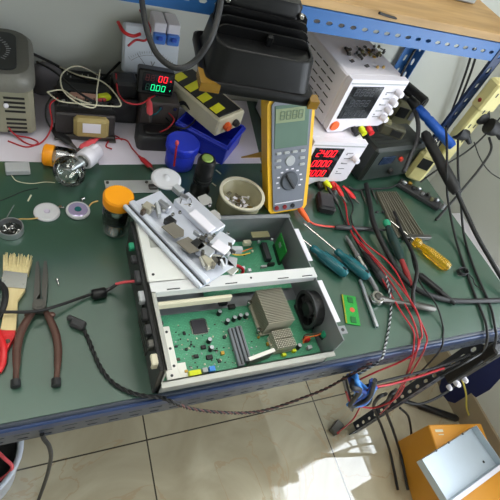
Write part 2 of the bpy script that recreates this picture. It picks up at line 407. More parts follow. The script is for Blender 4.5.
# two unseen ceiling panels, added as fill light for room and mat
for i, (x, y) in enumerate(((-.35, .30), (.75, .30))):
    t = thing('added_ceiling_light', 'added square white ceiling light panel out of view, for fill light', 'ceiling light', (x, y, ZC-.02), 0, 'added ceiling light panels')
    MB().box((0, 0, 0), (.6, .6, .04)).build('housing', M_WIN, t); MB().box((0, 0, -.022), (.56, .56, .006)).build('diffuser', M_LAMP, t)
# world: daylight outside
wd = bpy.data.worlds.new('daylight'); SC.world = wd; wd.use_nodes = True
bg = wd.node_tree.nodes['Background']; bg.inputs[0].default_value = (0.86, 0.93, 1.0, 1); bg.inputs[1].default_value = 11.0
pl = bpy.data.lights.new('window_portal', 'AREA'); pl.shape = 'RECTANGLE'; pl.size = WZ1-WZ0; pl.size_y = WY1-WY0; pl.cycles.is_portal = True
po = bpy.data.objects.new('window_portal', pl); COL.objects.link(po); po.location = (X1+.1, (WY0+WY1)/2, (WZ0+WZ1)/2); po.rotation_euler = (0, PI/2, 0)

# ================================================================ WORKBENCH
BX0, BX1, BY0, BY1 = -0.75, 0.95, 0.212, 0.95
bench = thing('workbench', 'blue slotted-steel workbench with a green top standing against the wall', 'workbench', (0, 0, 0))
MB().box(((BX0+BX1)/2, (BY0+BY1)/2, TT-.014), (BX1-BX0, BY1-BY0, .022), 0, .002).build('bench_board', M_DRAIL, bench)
def rail(name, x, y, z, L, rot, m, parent, two=True):
    r = MB(); r.at((x, y, z), (0, 0, rot))
    r.slotplate(L, .036, .030, (.015, .020), (.0042, .0022) if two else .005, .0025, 0, rows=(.30, .74))
    r.box((L/2, .016, .0365), (L, .032, .0025)); return r.build(name, m, parent)
rail('front_rail', BX0, BY0-.003, TT-.062, BX1-BX0, 0, M_DRAIL, bench)
MB().box(((BX0+BX1)/2, BY0-.002, TT-.0145), (BX1-BX0, .006, .018), 0, .002).build('edge_strip', M_RAIL, bench)
rail('side_rail', BX1+.003, BY0, TT-.062, BY1-BY0, PI/2, M_DRAIL, bench)
def leg(x, y, sx, syy, z1=TT-.025, z0=0, m=None, parent=bench, name='leg', rad=.036):
    """slotted angle upright: two pierced flanges meeting at x,y"""
    L = MB()
    L.M = Matrix.Translation((x, y, z0)) @ Matrix(((0, 0, sx, 0), (0, syy, 0, 0), (1, 0, 0, 0), (0, 0, 0, 1)))
    L.slotplate(z1-z0, rad, .040, .020, .009, .0022)
    L.M = Matrix.Translation((x, y, z0)) @ Matrix(((0, sx, 0, 0), (0, 0, syy, 0), (1, 0, 0, 0), (0, 0, 0, 1)))
    L.slotplate(z1-z0, rad, .040, .020, .009, .0022)
    return L.build(name, m or M_DRAIL, parent)
for x, y, a, b in ((BX1-.001, BY0+.001, -1, 1), (BX1-.001, BY1, -1, -1), (BX0, BY0+.001, 1, 1), (BX0, BY1, 1, -1)): leg(x, y, a, b)
g = MB(); g.at((.318, BY0+.02, TT-.062), (PI/2, 0, 0)); g.prism([(-.022, 0), (.03, 0), (.006, -.05)], 0, .003); g.build('gusset', M_BROWN, bench)
g = MB(); g.tube([(.352, BY0+.03, TT-.06), (.345, BY0+.03, TT-.12)], .003); g.build('hook', M_BROWN, bench)
one('rubber_mat', MB().box(((BX0+BX1)/2, (BY0+BY1)/2+.002, TT-.0015), (BX1-BX0-.002, BY1-BY0-.006, .003)), M_GREEN, 'dark green rubber mat covering the whole bench top', 'mat')
# paper sheets at the back
def quadsheet(pts, th=.0006):
    m = MB(); n = len(pts); vs = [(x, y, TT+z) for x, y, z in pts]+[(x, y, TT+z+th) for x, y, z in pts]
    m._add(vs, [tuple(range(n-1, -1, -1)), tuple(range(n, 2*n))]+[(i, (i+1) % n, n+(i+1) % n, n+i) for i in range(n)]); return m
one('paper_sheet', quadsheet([(-.6, .70, .0002), (.12, .697, .0002), (.12, .945, .0002), (-.6, .945, .0002)]), M_PAPER, 'white paper covering the back of the bench under the grey variac', 'paper')
one('paper_sheet', quadsheet([(.10, .692, .001), (.462, .706, .001), (.50, .945, .001), (.10, .945, .001)]), M_PAPER, 'white paper covering the back of the bench under the blue jar and blue bin', 'paper')

# ================================================================ SHELF OVER THE BENCH
sh = thing('shelf_rack', 'blue slotted-steel shelf rack with a wooden board over the back of the bench', 'shelf', (0, 0, 0))
SZ = 1.119; SXL, SXR = -.45, .935
b = MB(); b.at((SXL, .700, SZ)); b.slotplate(SXR-SXL, .038, .026, .014, .007, .0025); b.box(((SXR-SXL)/2, .016, .0385), (SXR-SXL, .034, .0025)); b.build('front_beam', M_BEAM, sh)
b = MB(); b.at((SXL, .945, SZ)); b.slotplate(SXR-SXL, .038, .026, .014, .007, .0025); b.build('rear_beam', M_BEAM, sh)
b = MB(); b.at((SXR, .70, SZ), (0, 0, PI/2)); b.slotplate(.245, .038, .026, .014, .007, .0025); b.build('side_beam', M_BEAM, sh)
leg(SXR+.004, .698, -1, 1, SZ+.037, TT, M_RAIL, sh, 'upright', .026)
leg(SXR+.004, .948, -1, -1, SZ+.037, TT, M_BEAM, sh, 'upright')
leg(SXL, .698, 1, 1, SZ+.037, TT, M_BEAM, sh, 'upright'); leg(SXL, .948, 1, -1, SZ+.037, TT, M_BEAM, sh, 'upright')
MB().box(((SXL+SXR)/2+.01, .821, SZ+.0485), (SXR-SXL+.04, .238, .016), 0, .001).build('shelf_board', M_BOARD, sh)

# ================================================================ INSTRUMENTS
def psu(name, label, M, W, D, Hh, rows, lit, terms):
    t = thing(name, label, 'power supply', M=M)
    b = MB(); b.box((0, D/2+.004, Hh/2), (W, D-.006, Hh-.004), 0, .003)
    for sx in (-1, 1):                                   # vent slots on both sides
        for c in range(6):
            for r in range(6):
                b.box((sx*(W/2+.0002), .030+r*.028+c*.004, Hh*.20+c*Hh*.125), (.001, .020, .0022), 1)
    b.build('housing', [M_WHT, M_BLK], t)
    f = MB(); f.at((0, 0, 0), (PI/2, 0, 0))
    pts = [(-W/2, Hh), (-W/2, .006), (-W/2+.006, 0), (-W*.22, 0), (-W*.10, Hh*.09), (W*.08, Hh*.10), (W*.42, Hh*.10), (W/2, Hh*.16), (W/2, Hh)]
    f.prism(pts[::-1], -.004, .012); f.box((0, Hh*.93, .0125), (W*.96, .003, .001), 1); f.build('front_panel', [M_WHT, M_LGRY], t)
    d = MB(); d.at((0, 0, 0), (PI/2, 0, 0)); dx0, dx1, dz0, dz1 = -W*.43, W*.11, Hh*(.20 if lit else .27), Hh*.88
    d.box(((dx0+dx1)/2, (dz0+dz1)/2, .012), (dx1-dx0, dz1-dz0, .003), 0, .001)
    dis = d.build('display', M_SCRN, t)
    s = MB(); hh = (dz1-dz0)/3
    for r, row in enumerate(rows):
        s2 = s
        for i, ch in enumerate(row):
            digit(s2, ch, dx0+W*.07+i*W*.092, dz1-hh*(r+1)+hh*.22, W*.056, hh*.58, -.0137)
    s.build('digits', M_EMR if lit else mat('unlit_segments', (40, 42, 46), .3, var=0), dis)
    if not lit:
        ws = MB()
        for r in range(3): ws.box(((dx0+dx1)/2-W*.03, -.0138, dz1-hh*(r+.5)), (W*.36, .0004, hh*.7))
        ws.build('display_window', mat('smoked_window', (34, 36, 42), .15, var=0), dis)
    kx = W*.40
    ks = [Hh*.30, Hh*.46, Hh*.62, Hh*.80] if not lit else [Hh*.68]
    for z in ks:
        k = MB(); k.prof((kx, -.012, z), (kx, -.028, z), [(0, .0078), (.1, .008), (.85, .007), (1, .0055)], 20); k.build('knob', M_WHT, t)
    sl = MB()
    for i in range(5): sl.box((W*.26, -.0125, Hh*(.3+.12*i)), (W*.12, .0006, .0018))
    for i in range(3): sl.cyl((W*.21, -.012, Hh*(.35+.2*i)), (W*.21, -.0132, Hh*(.35+.2*i)), .0016)
    sl.build('legend', M_GRY, t)
    p = MB(); p.prof((-W*.40, -.012, Hh*.13), (-W*.40, -.016, Hh*.13), [(0, .0115), (.6, .0115), (1, .0095)], 24); p.build('power_button', M_ORB, t)
    for i, m in enumerate(terms):
        x = W*(-.02+.14*i)
        q = MB(); q.prof((x, -.010, Hh*.06), (x, -.030, Hh*.04), [(0, .006), (.4, .0075), (.5, .006), (1, .0065)], 14); q.build('terminal', m, t)
    return t
lo = (Vector((.588, .648, TT)))
psu('bench_power_supply', 'lower white bench power supply showing three rows of lit red digits', basis(lo, (1, .01, 0), (0, 0, 1)), .140, .27, .128, ['2400', '0000', '0000'], True, (M_BLK, M_LIME, M_RED))
hi = Vector((.636, .690, TT+.1285))
psu('bench_power_supply', 'upper white bench power supply with dark displays, stacked on the lit one', basis(hi, (1, .12, 0), (0, 0, 1)), .158, .235, .128, ['8888', '8888', '8888'], False, (M_BLK, M_LIME, M_RED))
HT = .1285+.126
# loose screws and clips on top of the upper supply
for i in range(34):
    a = random.random()*2*PI; r = random.random()**.6
    px, py = 362+r*22*math.cos(a)+4, 52+r*9*math.sin(a)
    px = min(max(px, 343), 384); py = min(max(py, 46), 64)
    p = P(px, py, HT+.0035); ang = random.random()*PI
    m = MB(); d = Vector((math.cos(ang), math.sin(ang), 0))
    if i % 3 == 0: m.prof(p-d*.006+Vector((0, 0, .001)), p+d*.006+Vector((0, 0, .001)), [(0, .0032), (.25, .0032), (.26, .0014), (1, .0012)], 8); nm, la, mm = 'screw', 'loose screw in the heap on top of the upper power supply', M_DSTL
    elif i % 3 == 1: m.ringdisc((p.x, p.y, p.z-.001), .0045, .002, 0, .0022, 10); nm, la, mm = 'washer', 'loose washer in the heap on top of the upper power supply', random.choice([M_STEEL, M_DSTL, M_BRASS])
    else: m.box((p.x, p.y, p.z), (.009, .006, .005), 0, .001, ang); nm, la, mm = 'metal_clip', 'small dark metal clip in the heap on top of the upper power supply', random.choice([M_KHAKI, M_BROWN, M_DSTL])
    one(nm, m, mm, la, nm.replace('_', ' '), nm.replace('_', ' ')+'s heaped on the upper power supply')
for (px, py, l) in ((352, 61, 'dark square clip lying left in front of the screw heap on the upper supply'), (367, 66, 'dark square clip nearest the front edge of the upper supply top')):
    p = P(px, py, HT+.001); m = MB(); m.box((p.x, p.y, p.z), (.011, .008, .002), 0, .0005, .5); m.box((p.x, p.y, p.z+.002), (.006, .005, .002), 1, .0005, .5); one('metal_clip', m, [M_DSTL, M_STEEL], l, 'metal clip')
for (px, l) in ((377, 'small tan plastic plug, left one of the pair on the upper supply'), (383, 'small tan plastic plug, right one of the pair on the upper supply')):
    p = P(px, 68, HT); one('plastic_plug', MB().prof(p, p+Vector((0, 0, .005)), [(0, .003), (.5, .0034), (1, .002)], 10), M_TAN, l, 'plug')

# ---------------- handheld multimeter leaning back
mu = Vector((-.042, .079, .2)); mxr = Vector((1, -.09, 0)); mxr = (mxr-mu.normalized()*mxr.dot(mu.normalized())).normalized()
mz = mxr.cross(mu.normalized())                        # outward face normal
Mm = Matrix(((mxr.x, mu.normalized().x, mz.x, .466), (mxr.y, mu.normalized().y, mz.y, .562), (mxr.z, mu.normalized().z, mz.z, TT+.008), (0, 0, 0, 1)))
Mm = Mm @ Matrix.Diagonal((.93, 1, 1, 1))
dm = thing('multimeter', 'yellow and grey digital multimeter leaning upright beside the power supplies', 'multimeter', M=Mm)
LM = .238
b = MB(); b.prism([(-.040, 0), (.040, 0), (.046, .008), (.050, .12), (.051, LM-.012), (.044, LM), (-.044, LM), (-.051, LM-.012), (-.050, .12), (-.046, .008)], -.018, .018); b.build('holster', M_YEL, dm)
b = MB(); b.prism([(-.036, .010), (-.031, .005), (.031, .005), (.036, .010), (.041, .12), (.043, LM-.012), (.038, LM-.006), (-.038, LM-.006), (-.043, LM-.012), (-.041, .12)], .012, .0215); b.build('face_plate', mat('meter_grey', (112, 116, 126), .4), dm)
sc = MB().box((0, .184, .0215), (.074, .082, .002), 0, .001).build('screen', M_LCD, dm)
q = MB().box((-.004, .206, .0228), (.062, .026, .0006), 0); q.build('screen_band', mat('lcd_band', (138, 150, 118), .2), sc)
q = MB()
for i, ch in enumerate('8888'): digit(q, ch, -.026+i*.013, 0, .008, .015, 0)
qo = q.build('faint_digits', mat('lcd_faint', (108, 124, 104), .25, var=0), sc); qo.rotation_euler = (-PI/2, 0, 0); qo.location = (0, .199, .0236)
for r in range(2):
    for c in range(4):
        if r == 1 and c in (1, 2): continue
        MB().box((-.027+c*.018, .133-r*.0145, .0225), (.0125, .006, .003), 0, .0015).build('button', M_LGRY, dm)
MB().box((-.027, .105, .0225), (.0125, .006, .003), 0, .0015).build('button', M_LGRY, dm); MB().box((.027, .105, .0225), (.0125, .006, .003), 0, .0015).build('button', M_LGRY, dm)
MB().prof((0, .115, .021), (0, .115, .0235), [(0, .0115), (1, .010)], 20).build('navigation_pad', M_LGRY, dm)
dl = MB(); dl.prof((0, .072, .021), (0, .072, .026), [(0, .021), (.5, .0205), (1, .018)], 28); dl = dl.build('rotary_dial', mat('dial_grey', (76, 80, 88), .4), dm)
MB().at((0, .072, .0275), (0, 0, .55)).box((0, 0, 0), (.0065, .038, .006), 0, .002).build('pointer', M_DGRY, dl)
q = MB()
for i in range(10):
    a = -.5+i*(PI+1)/9; q.box((.028*math.cos(a), .072+.026*math.sin(a), .0216), (.0055, .0028, .0006))
q.build('dial_legend', M_WHT, dm)
for x in (-.028, -.009, .010): MB().prof((x, .014, .020), (x, .014, .0235), [(0, .0052), (1, .0048)], 16).build('jack', M_BLK if x > 0 else mat('jack_red', (130, 30, 34), .4), dm)
q = MB(); q.box((0, .024, .0218), (.066, .002, .0006)); q.build('jack_legend', M_WHT, dm)
MB().at((0, .10, -.018), (-.50, 0, 0)).box((0, -.012, -.033), (.07, .006, .062), 0, .002).build('tilt_stand', M_DGRY, dm)

# ---------------- variable autotransformer (left)
va = thing('variable_transformer', 'grey variable transformer with a round dial on top, at the left end of the bench', 'transformer', (-.091, .837, TT+.001))
b = MB(); b.box((0, 0, .056), (.164, .142, .104), 0, .008)
for r in range(8):
    z = .088-r*.0095-(.008 if r > 3 else 0); b.box((.050, -.0712, z), (.034, .001, .0042), 1)
    b.box((-.048, -.0712, z), (.036, .001, .0042), 1); b.box((.0822, -.02+.04*(r % 2), z), (.001, .03, .004), 1)
b.build('body', [M_VARB, M_BLK], va)
def rrect(w, h, r, n=5, ox=0, oy=0):
    o = []
    for cx, cy_, a0 in ((w/2-r, -h/2+r, -PI/2), (w/2-r, h/2-r, 0), (-w/2+r, h/2-r, PI/2), (-w/2+r, -h/2+r, PI)):
        for i in range(n): a = a0+PI/2*i/(n-1); o.append((ox+cx+r*math.cos(a), oy+cy_+r*math.sin(a)))
    return o
b = MB(); R = [rrect(.172, .160, .030), rrect(.174, .164, .032), rrect(.172, .162, .034), rrect(.158, .146, .034)]
b.loft([[(x, y+.002, z) for x, y in o] for o, z in zip(R, (.104, .112, .126, .135))]); b.build('top_cover', M_VAR, va)
b = MB(); b.prism(rrect(.118, .118, .016), .134, .1375); dp = b.build('dial_plate', mat('dial_plate_dark', (42, 44, 44), .35), va)
q = MB()
for i in range(31):
    a = -2.2+i*(4.4/30)+PI/2; r0 = .043; r1 = .049 if i % 5 else .051
    q.at((0, 0, 0), (0, 0, a)); q.box(((r0+r1)/2, 0, .1378), (r1-r0, .0010, .0006))
q.build('scale_marks', M_LGRY, dp)
kb = MB(); kb.prof((0, 0, .136), (0, 0, .157), [(0, .034), (.3, .034), (.45, .027), (.9, .024), (1, .020)], 32); kb = kb.build('dial_knob', M_BLK, va)
MB().at((0, 0, .1575)).ringdisc((0, 0, 0), .0165, .010, 0, .002, 24).build('knob_ring', M_DGRY, kb)
MB().box((.002, -.0715, .060), (.020, .0015, .080)).build('label_plate', M_YLBL, va)
MB().sphere((.036, -.0725, .072), .0045, 12, 8).build('white_cap', M_WHT, va)
MB().box((-.022, -.080, .012), (.050, .018, .020), 0, .002).build('terminal_block', M_KHAKI, va)
for i, x in enumerate((-.036, -.012)): MB().prof((x, -.080, .022), (x, -.080, .034), [(0, .006), (.6, .0065), (1, .004)], 12).build('terminal_post', (M_RED, M_BLK)[i], va)

# ---------------- open-frame transformer behind the bulb
tr = thing('transformer', 'open-frame transformer with tan winding and a black terminal strip on top', 'transformer', (.083, .812, TT+.001), -.03)
b = MB(); b.box((0, .0, .036), (.112, .092, .050), 0, .003); b.build('iron_core', mat('core_laminate', (66, 62, 62), .5, .4, var=.3, scale=220), tr)
b = MB(); b.box((.010, -.046, .036), (.066, .026, .046), 0, .006); wd_ = b.build('winding', M_TAPE, tr)
MB().box((.010, -.0595, .040), (.034, .001, .022)).build('paper_label', M_WHT, wd_)
b = MB()
for x in (-.052, .052): b.box((x, -.03, .004), (.014, .05, .004), 0, .001)
b.box((0, -.047, .006), (.11, .004, .012), 0, .001); b.build('mounting_frame', M_DSTL, tr)
b = MB(); b.box((0, -.030, .068), (.11, .022, .014), 0, .002)
for i in range(7): b.box((-.048+i*.016, -.030, .078), (.002, .022, .008))
b.build('terminal_strip', M_BLK, tr)
for i in range(6): MB().prof((-.040+i*.016, -.030, .075), (-.040+i*.016, -.030, .079), [(0, .004), (1, .0035)], 10).build('terminal_screw', M_STEEL, tr)
MB().box((.0, .028, .067), (.10, .028, .012), 0, .002).build('rear_terminal_strip', M_BLK, tr)
b = MB(); b.box((-.002, .0, .070), (.056, .018, .010), 0, .004); b.build('paper_insulation', mat('pinkish_paper', (206, 160, 140), .7), tr)
b = MB(); b.box((.036, .004, .070), (.030, .018, .014), 0, .005, .4); b.build('yellow_tape', M_LIME, tr)
b = MB(); b.box((.030, -.012, .074), (.022, .008, .008), 0, .003, .3); b.build('red_tape', M_PINK, tr)

# black power strip against the wall and cloth
ps = thing('power_strip', 'black power strip lying against the wall behind the open-frame transformer', 'power strip', (.115, .925, TT+.001), -.05)
MB().box((0, 0, .022), (.16, .045, .042), 0, .006).build('housing', M_BLK, ps)
for i in range(4):
    q = MB()
    for dx in (-.006, .006): q.box((-.050+i*.030+dx, 0, .0435), (.0022, .010, .001))
    q.box((-.050+i*.030, -.010, .0435), (.003, .006, .001)); q.build('socket', M_LGRY, ps)
m = MB(); c = Vector((.018, .925, TT+.001))
m.loft([[(c.x+sx*.036*math.cos(2*PI*i/16)*(1+.1*math.sin(3*i)), c.y+sx*.024*math.sin(2*PI*i/16)*(1+.12*math.cos(5*i)), c.z+z) for i in range(16)] for sx, z in ((.9, 0), (1, .015), (.95, .035), (.8, .05), (.5, .060), (.1, .063))])
one('rag', m, M_CLOTH, 'crumpled grey rag between the variac and the back wall', 'rag')

# ---------------- voltmeter board, breakers, digital panel meter
vmz = PY(124, 70, .89).z
vm = thing('analog_voltmeter', 'white analog voltmeter panel marked V standing against the back wall', 'voltmeter', M=basis((.2255, .893, TT+.085), (1, -.02, 0), (0, .35, 1)))
MB().box((0, .012, .045), (.118, .024, .098), 0, .004).build('housing', mat('meter_white', (206, 212, 222), .35, var=.02), vm)
MB().box((0, .010, -.030), (.06, .018, .055), 0, .003).build('base_block', M_DGRY, vm)
q = MB()
for i in range(21):
    a = PI*.28+i*(PI*.44/20); r = .072; q.at((r*math.cos(a), -.0006, -.028+r*math.sin(a)), (0, -a+PI/2, 0)); q.box((0, 0, 0), (.0006, .0006, .004 if i % 5 else .007))
q.M = Matrix.Identity(4); q.tube([(.066*math.cos(PI*.28+i*PI*.44/8), -.0004, -.028+.066*math.sin(PI*.28+i*PI*.44/8)) for i in range(9)], .0004, 4); q.build('scale', M_GRY, vm)
text_mesh('V', .016, (.004, -.0006, .020), (PI/2, 0, 0), M_GRY, vm)
q = MB(); q.tube([(0, -.0012, .004), (-.03, -.0012, .038)], .0005, 4); q.build('needle', M_BLK, vm)
for i, x in enumerate((.236, .265)):
    l = ('blue and white circuit breaker, left one of the pair above the voltmeter', 'blue and white circuit breaker, right one of the pair above the voltmeter')[i]
    c = thing('circuit_breaker', l, 'circuit breaker', (x, .930, TT+.149), 0)
    x0 = PX
    MB().box((0, 0, .022), (.026, .05, .044), 0, .002).build('body', M_WHT, c)
    MB().box((0, -.028, .014), (.026, .012, .022), 0, .002).build('front_band', mat('breaker_blue', (84, 130, 214), .4), c)
    MB().box((0, -.037, .018), (.012, .008, .008), 0, .002).build('toggle', mat('breaker_toggle', (60, 96, 200), .4), c)
c = thing('equipment_box', 'black metal box supporting the circuit breakers against the back wall', 'box', (.250, .938, TT+.001))
MB().box((.012, .004, .073), (.05, .016, .145), 0, .003).build('body', M_DGRY, c)
pm = thing('panel_meter', 'black digital panel meter with red and green lit digits', 'panel meter', M=basis((.2215, .815, TT+.0845), (1, -.11, 0), (0, .25, 1)))
MB().box((0, .016, .026), (.074, .032, .050), 0, .003).build('bezel', M_BLK, pm)
dw = MB().box((0.004, -.0003, .026), (.062, .0012, .038)).build('window', M_SCRN, pm)
q = MB(); [digit(q, ch, .004+i*.0105, .030, .0062, .0115, -.0012) for i, ch in enumerate('00')]; q.build('red_digits', M_EMR, dw)
q = MB(); [digit(q, ch, -.022+i*.0105, .030, .0062, .0115, -.0012) for i, ch in enumerate('88')]; q.build('unlit_red_digits', M_EMRD, dw)
q = MB(); [digit(q, ch, -.010+i*.0108, .011, .0064, .0115, -.0012) for i, ch in enumerate('000')]; q.box((-.001, -.0013, .0115), (.0014, .0006, .0014)); q.build('green_digits', M_EMG, dw)
q = MB(); digit(q, '8', -.0205, .011, .0062, .0115, -.0012); q.build('unlit_green_digit', M_EMGD, dw)
text_mesh('A', .006, (.0295, -.0012, .034), (PI/2, 0, 0), M_EMR, dw, 'unit_letter'); text_mesh('V', .006, (.0295, -.0012, .014), (PI/2, 0, 0), M_EMG, dw, 'unit_letter')
c = thing('adapter', 'black mains adapter to the left of the digital panel meter', 'adapter', (.165, .850, TT+.062), .05)
MB().box((0, 0, .018), (.050, .045, .036), 0, .005).build('body', M_BLK, c); MB().cyl((.025, 0, .02), (.034, 0, .02), .006).build('strain_relief', M_BLK, c)
c = thing('equipment_box', 'dark grey metal box under the black mains adapter', 'box', (.166, .853, TT+.002), 0)
MB().box((0, 0, .029), (.054, .06, .058), 0, .003).build('body', M_DGRY, c)
c = thing('equipment_box', 'low brownish grey metal chassis under the panel meter', 'box', (.232, .800, TT+.002), -.02)
b = MB(); b.box((0, .018, .040), (.082, .050, .080), 0, .003); b.build('body', mat('chassis_brown', (82, 74, 72), .45, .2), c)
for i in range(3): MB().prof((-.03+i*.03, -.006, .070), (-.03+i*.03, -.010, .070), [(0, .004), (1, .004)], 10).build('screw', M_STEEL, c)
b = MB(); b.loft([[(x, y-.037, z) for x, y in rrect(w_, h_, .012)] for w_, h_, z in ((.100, .052, 0), (.100, .052, .030), (.092, .044, .034))]); b.build('front_cover', M_DGRY, c)
b = MB(); b.loft([[(x, y-.037, z) for x, y in rrect(w_, h_, .010)] for w_, h_, z in ((.074, .032, .034), (.074, .032, .038), (.066, .026, .039))]); b.build('cover_lid', M_BLK, c)

# ================================================================ MIDDLE OF THE BENCH, REAR
# blue parts bin
bn = thing('parts_bin', 'blue plastic parts bin under the beige hazard-striped box', 'bin', (.345, .775, TT+.002), -.70)
b = MB()
def tray(b, W, D, H_, t, fl=1.0, mi=0):
    b.box((0, 0, t/2), (W, D, t), mi)
    b.box((0, -D/2+t/2, H_/2), (W, t, H_), mi, t*.3); b.box((0, D/2-t/2, H_/2), (W, t, H_), mi, t*.3)
    b.box((-W/2+t/2, 0, H_/2), (t, D-2*t, H_), mi, t*.3); b.box((W/2-t/2, 0, H_/2), (t, D-2*t, H_), mi, t*.3)
tray(b, .125, .098, .052, .004); b.build('shell', M_BLUE, bn)
b = MB(); b.box((0, -.0515, .046), (.125, .006, .008), 0, .002); b.box((.0645, 0, .046), (.005, .10, .008), 0, .002); b.build('rim', M_BLUE, bn)
hz = thing('switch_box', 'beige box with a yellow and black hazard-striped top, an orange button and a dark knob', 'control box', M=basis((.326, .818, TT+.0545), (.052, -.09, 0), (0, 0, 1)))
b = MB(); b.box((0, .008, .021), (.17, .085, .042), 0, .003); b.build('body', M_IVORY, hz)
b = MB(); b.box((-.002, .008, .0425), (.158, .070, .003), 0, .001)
for i in range(4):
    x = -.074+i*.040; q = [(x, -.026), (x+.021, -.026), (x+.009, .042), (x-.012, .042)]
    b.prism([q[0], q[1], ((q[1][0]+q[2][0])/2, .008), ((q[0][0]+q[3][0])/2, .008)] if i != 1 else q, .044, .0447, 1)
b.build('striped_top', [M_BLK, mat('hazard_yellow', (236, 232, 40), .4)], hz)
b = MB(); b.at((.086, -.006, .021), (0, PI/2, 0)); b.prof((0, 0, 0), (0, 0, .010), [(0, .010), (.5, .010), (1, .008)], 6); b.build('orange_button', M_ORB, hz)
b = MB(); b.at((.086, .022, .021), (0, PI/2, 0)); b.prof((0, 0, 0), (0, 0, .010), [(0, .008), (.6, .008), (1, .006)], 16); b.build('knob', M_DGRY, hz)
# blue jar, torch, milky disc, swab
jb = thing('plastic_jar', 'blue plastic jar with a blue screw lid standing behind the black torch', 'jar', (.263, .700, TT+.001))
MB().prof((0, 0, 0), (0, 0, .042), [(0, .027), (.06, .030), (.95, .031), (1, .029)], 32).build('body', M_BLUE, jb)
b = MB(); b.prof((0, 0, .042), (0, 0, .062), [(0, .0325), (.06, .034), (.85, .034), (1, .031)], 36)
for i in range(36): a = i*PI/18; b.at((.0338*math.cos(a), .0338*math.sin(a), .052), (0, 0, a)); b.box((0, 0, 0), (.0012, .0018, .015))
b.build('lid', M_BLUE, jb)
sw = P(174, 166, .035); s2 = P(177, 143, .086)
m = MB(); m.tube([sw, s2], .0022, 8); mo = one('swab', m, M_REDC, 'thin red swab with a pale tip leaning on the blue jar', 'swab')
MB().sphere(P(177, 143, .088), .004, 10, 8, sc=(1, 1, 1.6)).build('tip', M_PINK, mo)
tc_ = thing('torch', 'black torch with a green tail cap standing beside the blue jar', 'torch', (.284, .606, TT+.001))
tc_.rotation_euler = (.05, -.05, 0)
b = MB(); b.prof((0, 0, 0), (0, 0, .105), [(0, .016), (.02, .0195), (.24, .0195), (.29, .0155), (.50, .0155), (.52, .018), (.72, .018), (.74, .0165), (.93, .0175), (1, .0145)], 28); b.build('barrel', M_BLK, tc_)
b = MB()
for z in (.045, .052, .059, .066): b.ringdisc((0, 0, z), .0182, .015, 0, .003, 24)
b.build('grip_rings', M_BLKR, tc_); MB().prof((0, 0, .103), (0, 0, .1075), [(0, .0108), (.6, .0108), (1, .009)], 20).build('tail_cap', mat('olive_green_rubber', (142, 168, 84), .6), tc_)
# cloudy glass with small parts
gt = thing('glass_tub', 'cloudy glass tub holding small metal parts in front of the multimeter', 'tub', (.354, .562, TT+.001))
b = MB(); n = 40; Rg = [(.038, 0), (.042, .004), (.0445, .046), (.045, .050), (.042, .050), (.040, .010), (.001, .007)]
b.loft([[(r*math.cos(2*PI*i/n), r*math.sin(2*PI*i/n), z) for i in range(n)] for r, z in Rg], 0, True, False); b._add([(.038*math.cos(2*PI*i/n), .038*math.sin(2*PI*i/n), 0) for i in range(n)], [tuple(range(n-1, -1, -1))]); b.build('wall', M_OLDG, gt)
MB().ringdisc((0, 0, .048), .0465, .0405, 0, .004, 40).build('rim', mat('frosted_rim', (206, 200, 178), .4), gt)
for i in range(38):
    a = random.random()*2*PI; r = .028*random.random()**.6; z = TT+.020+random.random()*.012; ang = random.random()*PI
    c = Vector((.352+r*math.cos(a), .562+r*math.sin(a), z)); d = Vector((math.cos(ang), math.sin(ang), .3*random.random()-.15)).normalized()
    m = MB()
    if i % 2: m.prof(c-d*.007, c+d*.007, [(0, .0036), (.22, .0036), (.24, .0016), (1, .0014)], 8); nm = 'screw'
    else: m.box((c.x, c.y, c.z), (.012, .007, .0015), 0, .0004, ang); nm = 'metal_tab'
    one(nm, m, M_STEEL if i % 3 else M_WHT, 'small bright '+nm.replace('_', ' ')+' inside the cloudy glass tub', nm.replace('_', ' '), 'small parts inside the glass tub')
m = MB(); m.prism([(0, 0), (.06, .006), (.055, .022)], 0, .004); o = one('metal_wedge', m, M_BRASS, 'thin brassy wedge lying on the paper to the left of the multimeter', 'wedge'); o.location = P(241, 158, .001); o.rotation_euler = (0, 0, -.05)
for i, (a, c, l) in enumerate((((216, 170), (221, 174), 'short cream wire scrap on the mat to the right of the torch'), ((212, 183), (216, 186), 'tiny cream scrap on the mat left of the glass tub'), ((28, 201), (31, 195), 'tiny white scrap on the mat near the milky disc'))):
    one('wire_scrap', MB().cyl(P(*a, .001), P(*c, .001), .0014, n=6), M_CREAM, l, 'scrap')
one('metal_ring', MB().at(P(220.5, 156, .0006)).ringdisc((0, 0, 0), .0042, .0028, 0, .001, 16), M_GRY, 'tiny ring lying on the paper to the right of the blue jar', 'ring')

# ---------------- floodlight hanging from the shelf beam
fo = Vector((.318, .617, TT+.285))
fl = thing('floodlight', 'black finned floodlight hanging face down over the bench from the shelf', 'floodlight', M=basis(fo, (1, -.11, 0), (.0, -.05, 1)))
b = MB(); Rf = [rrect(.182, .136, .012), rrect(.186, .140, .014), rrect(.186, .140, .014), rrect(.178, .132, .014)]
b.loft([[(x, y, z) for x, y in o] for o, z in zip(Rf, (-.008, -.004, .006, .009))]); b.build('front_frame', M_BLKM, fl)
MB().box((0, 0, -.009), (.170, .116, .002)).build('glass', mat('lamp_glass', (60, 64, 66), .1, var=0), fl)
b = MB(); Rf = [rrect(.170, .124, .02), rrect(.167, .120, .024), rrect(.160, .104, .026, oy=.004), rrect(.157, .100, .026, oy=.004), rrect(.150, .094, .024, oy=.004), rrect(.148, .092, .024, oy=.004)]
b.loft([[(x, y, z) for x, y in o] for o, z in zip(Rf, (.008, .014, .050, .0535, .0535, .049))]); b.build('housing', M_BLKM, fl)
b = MB()
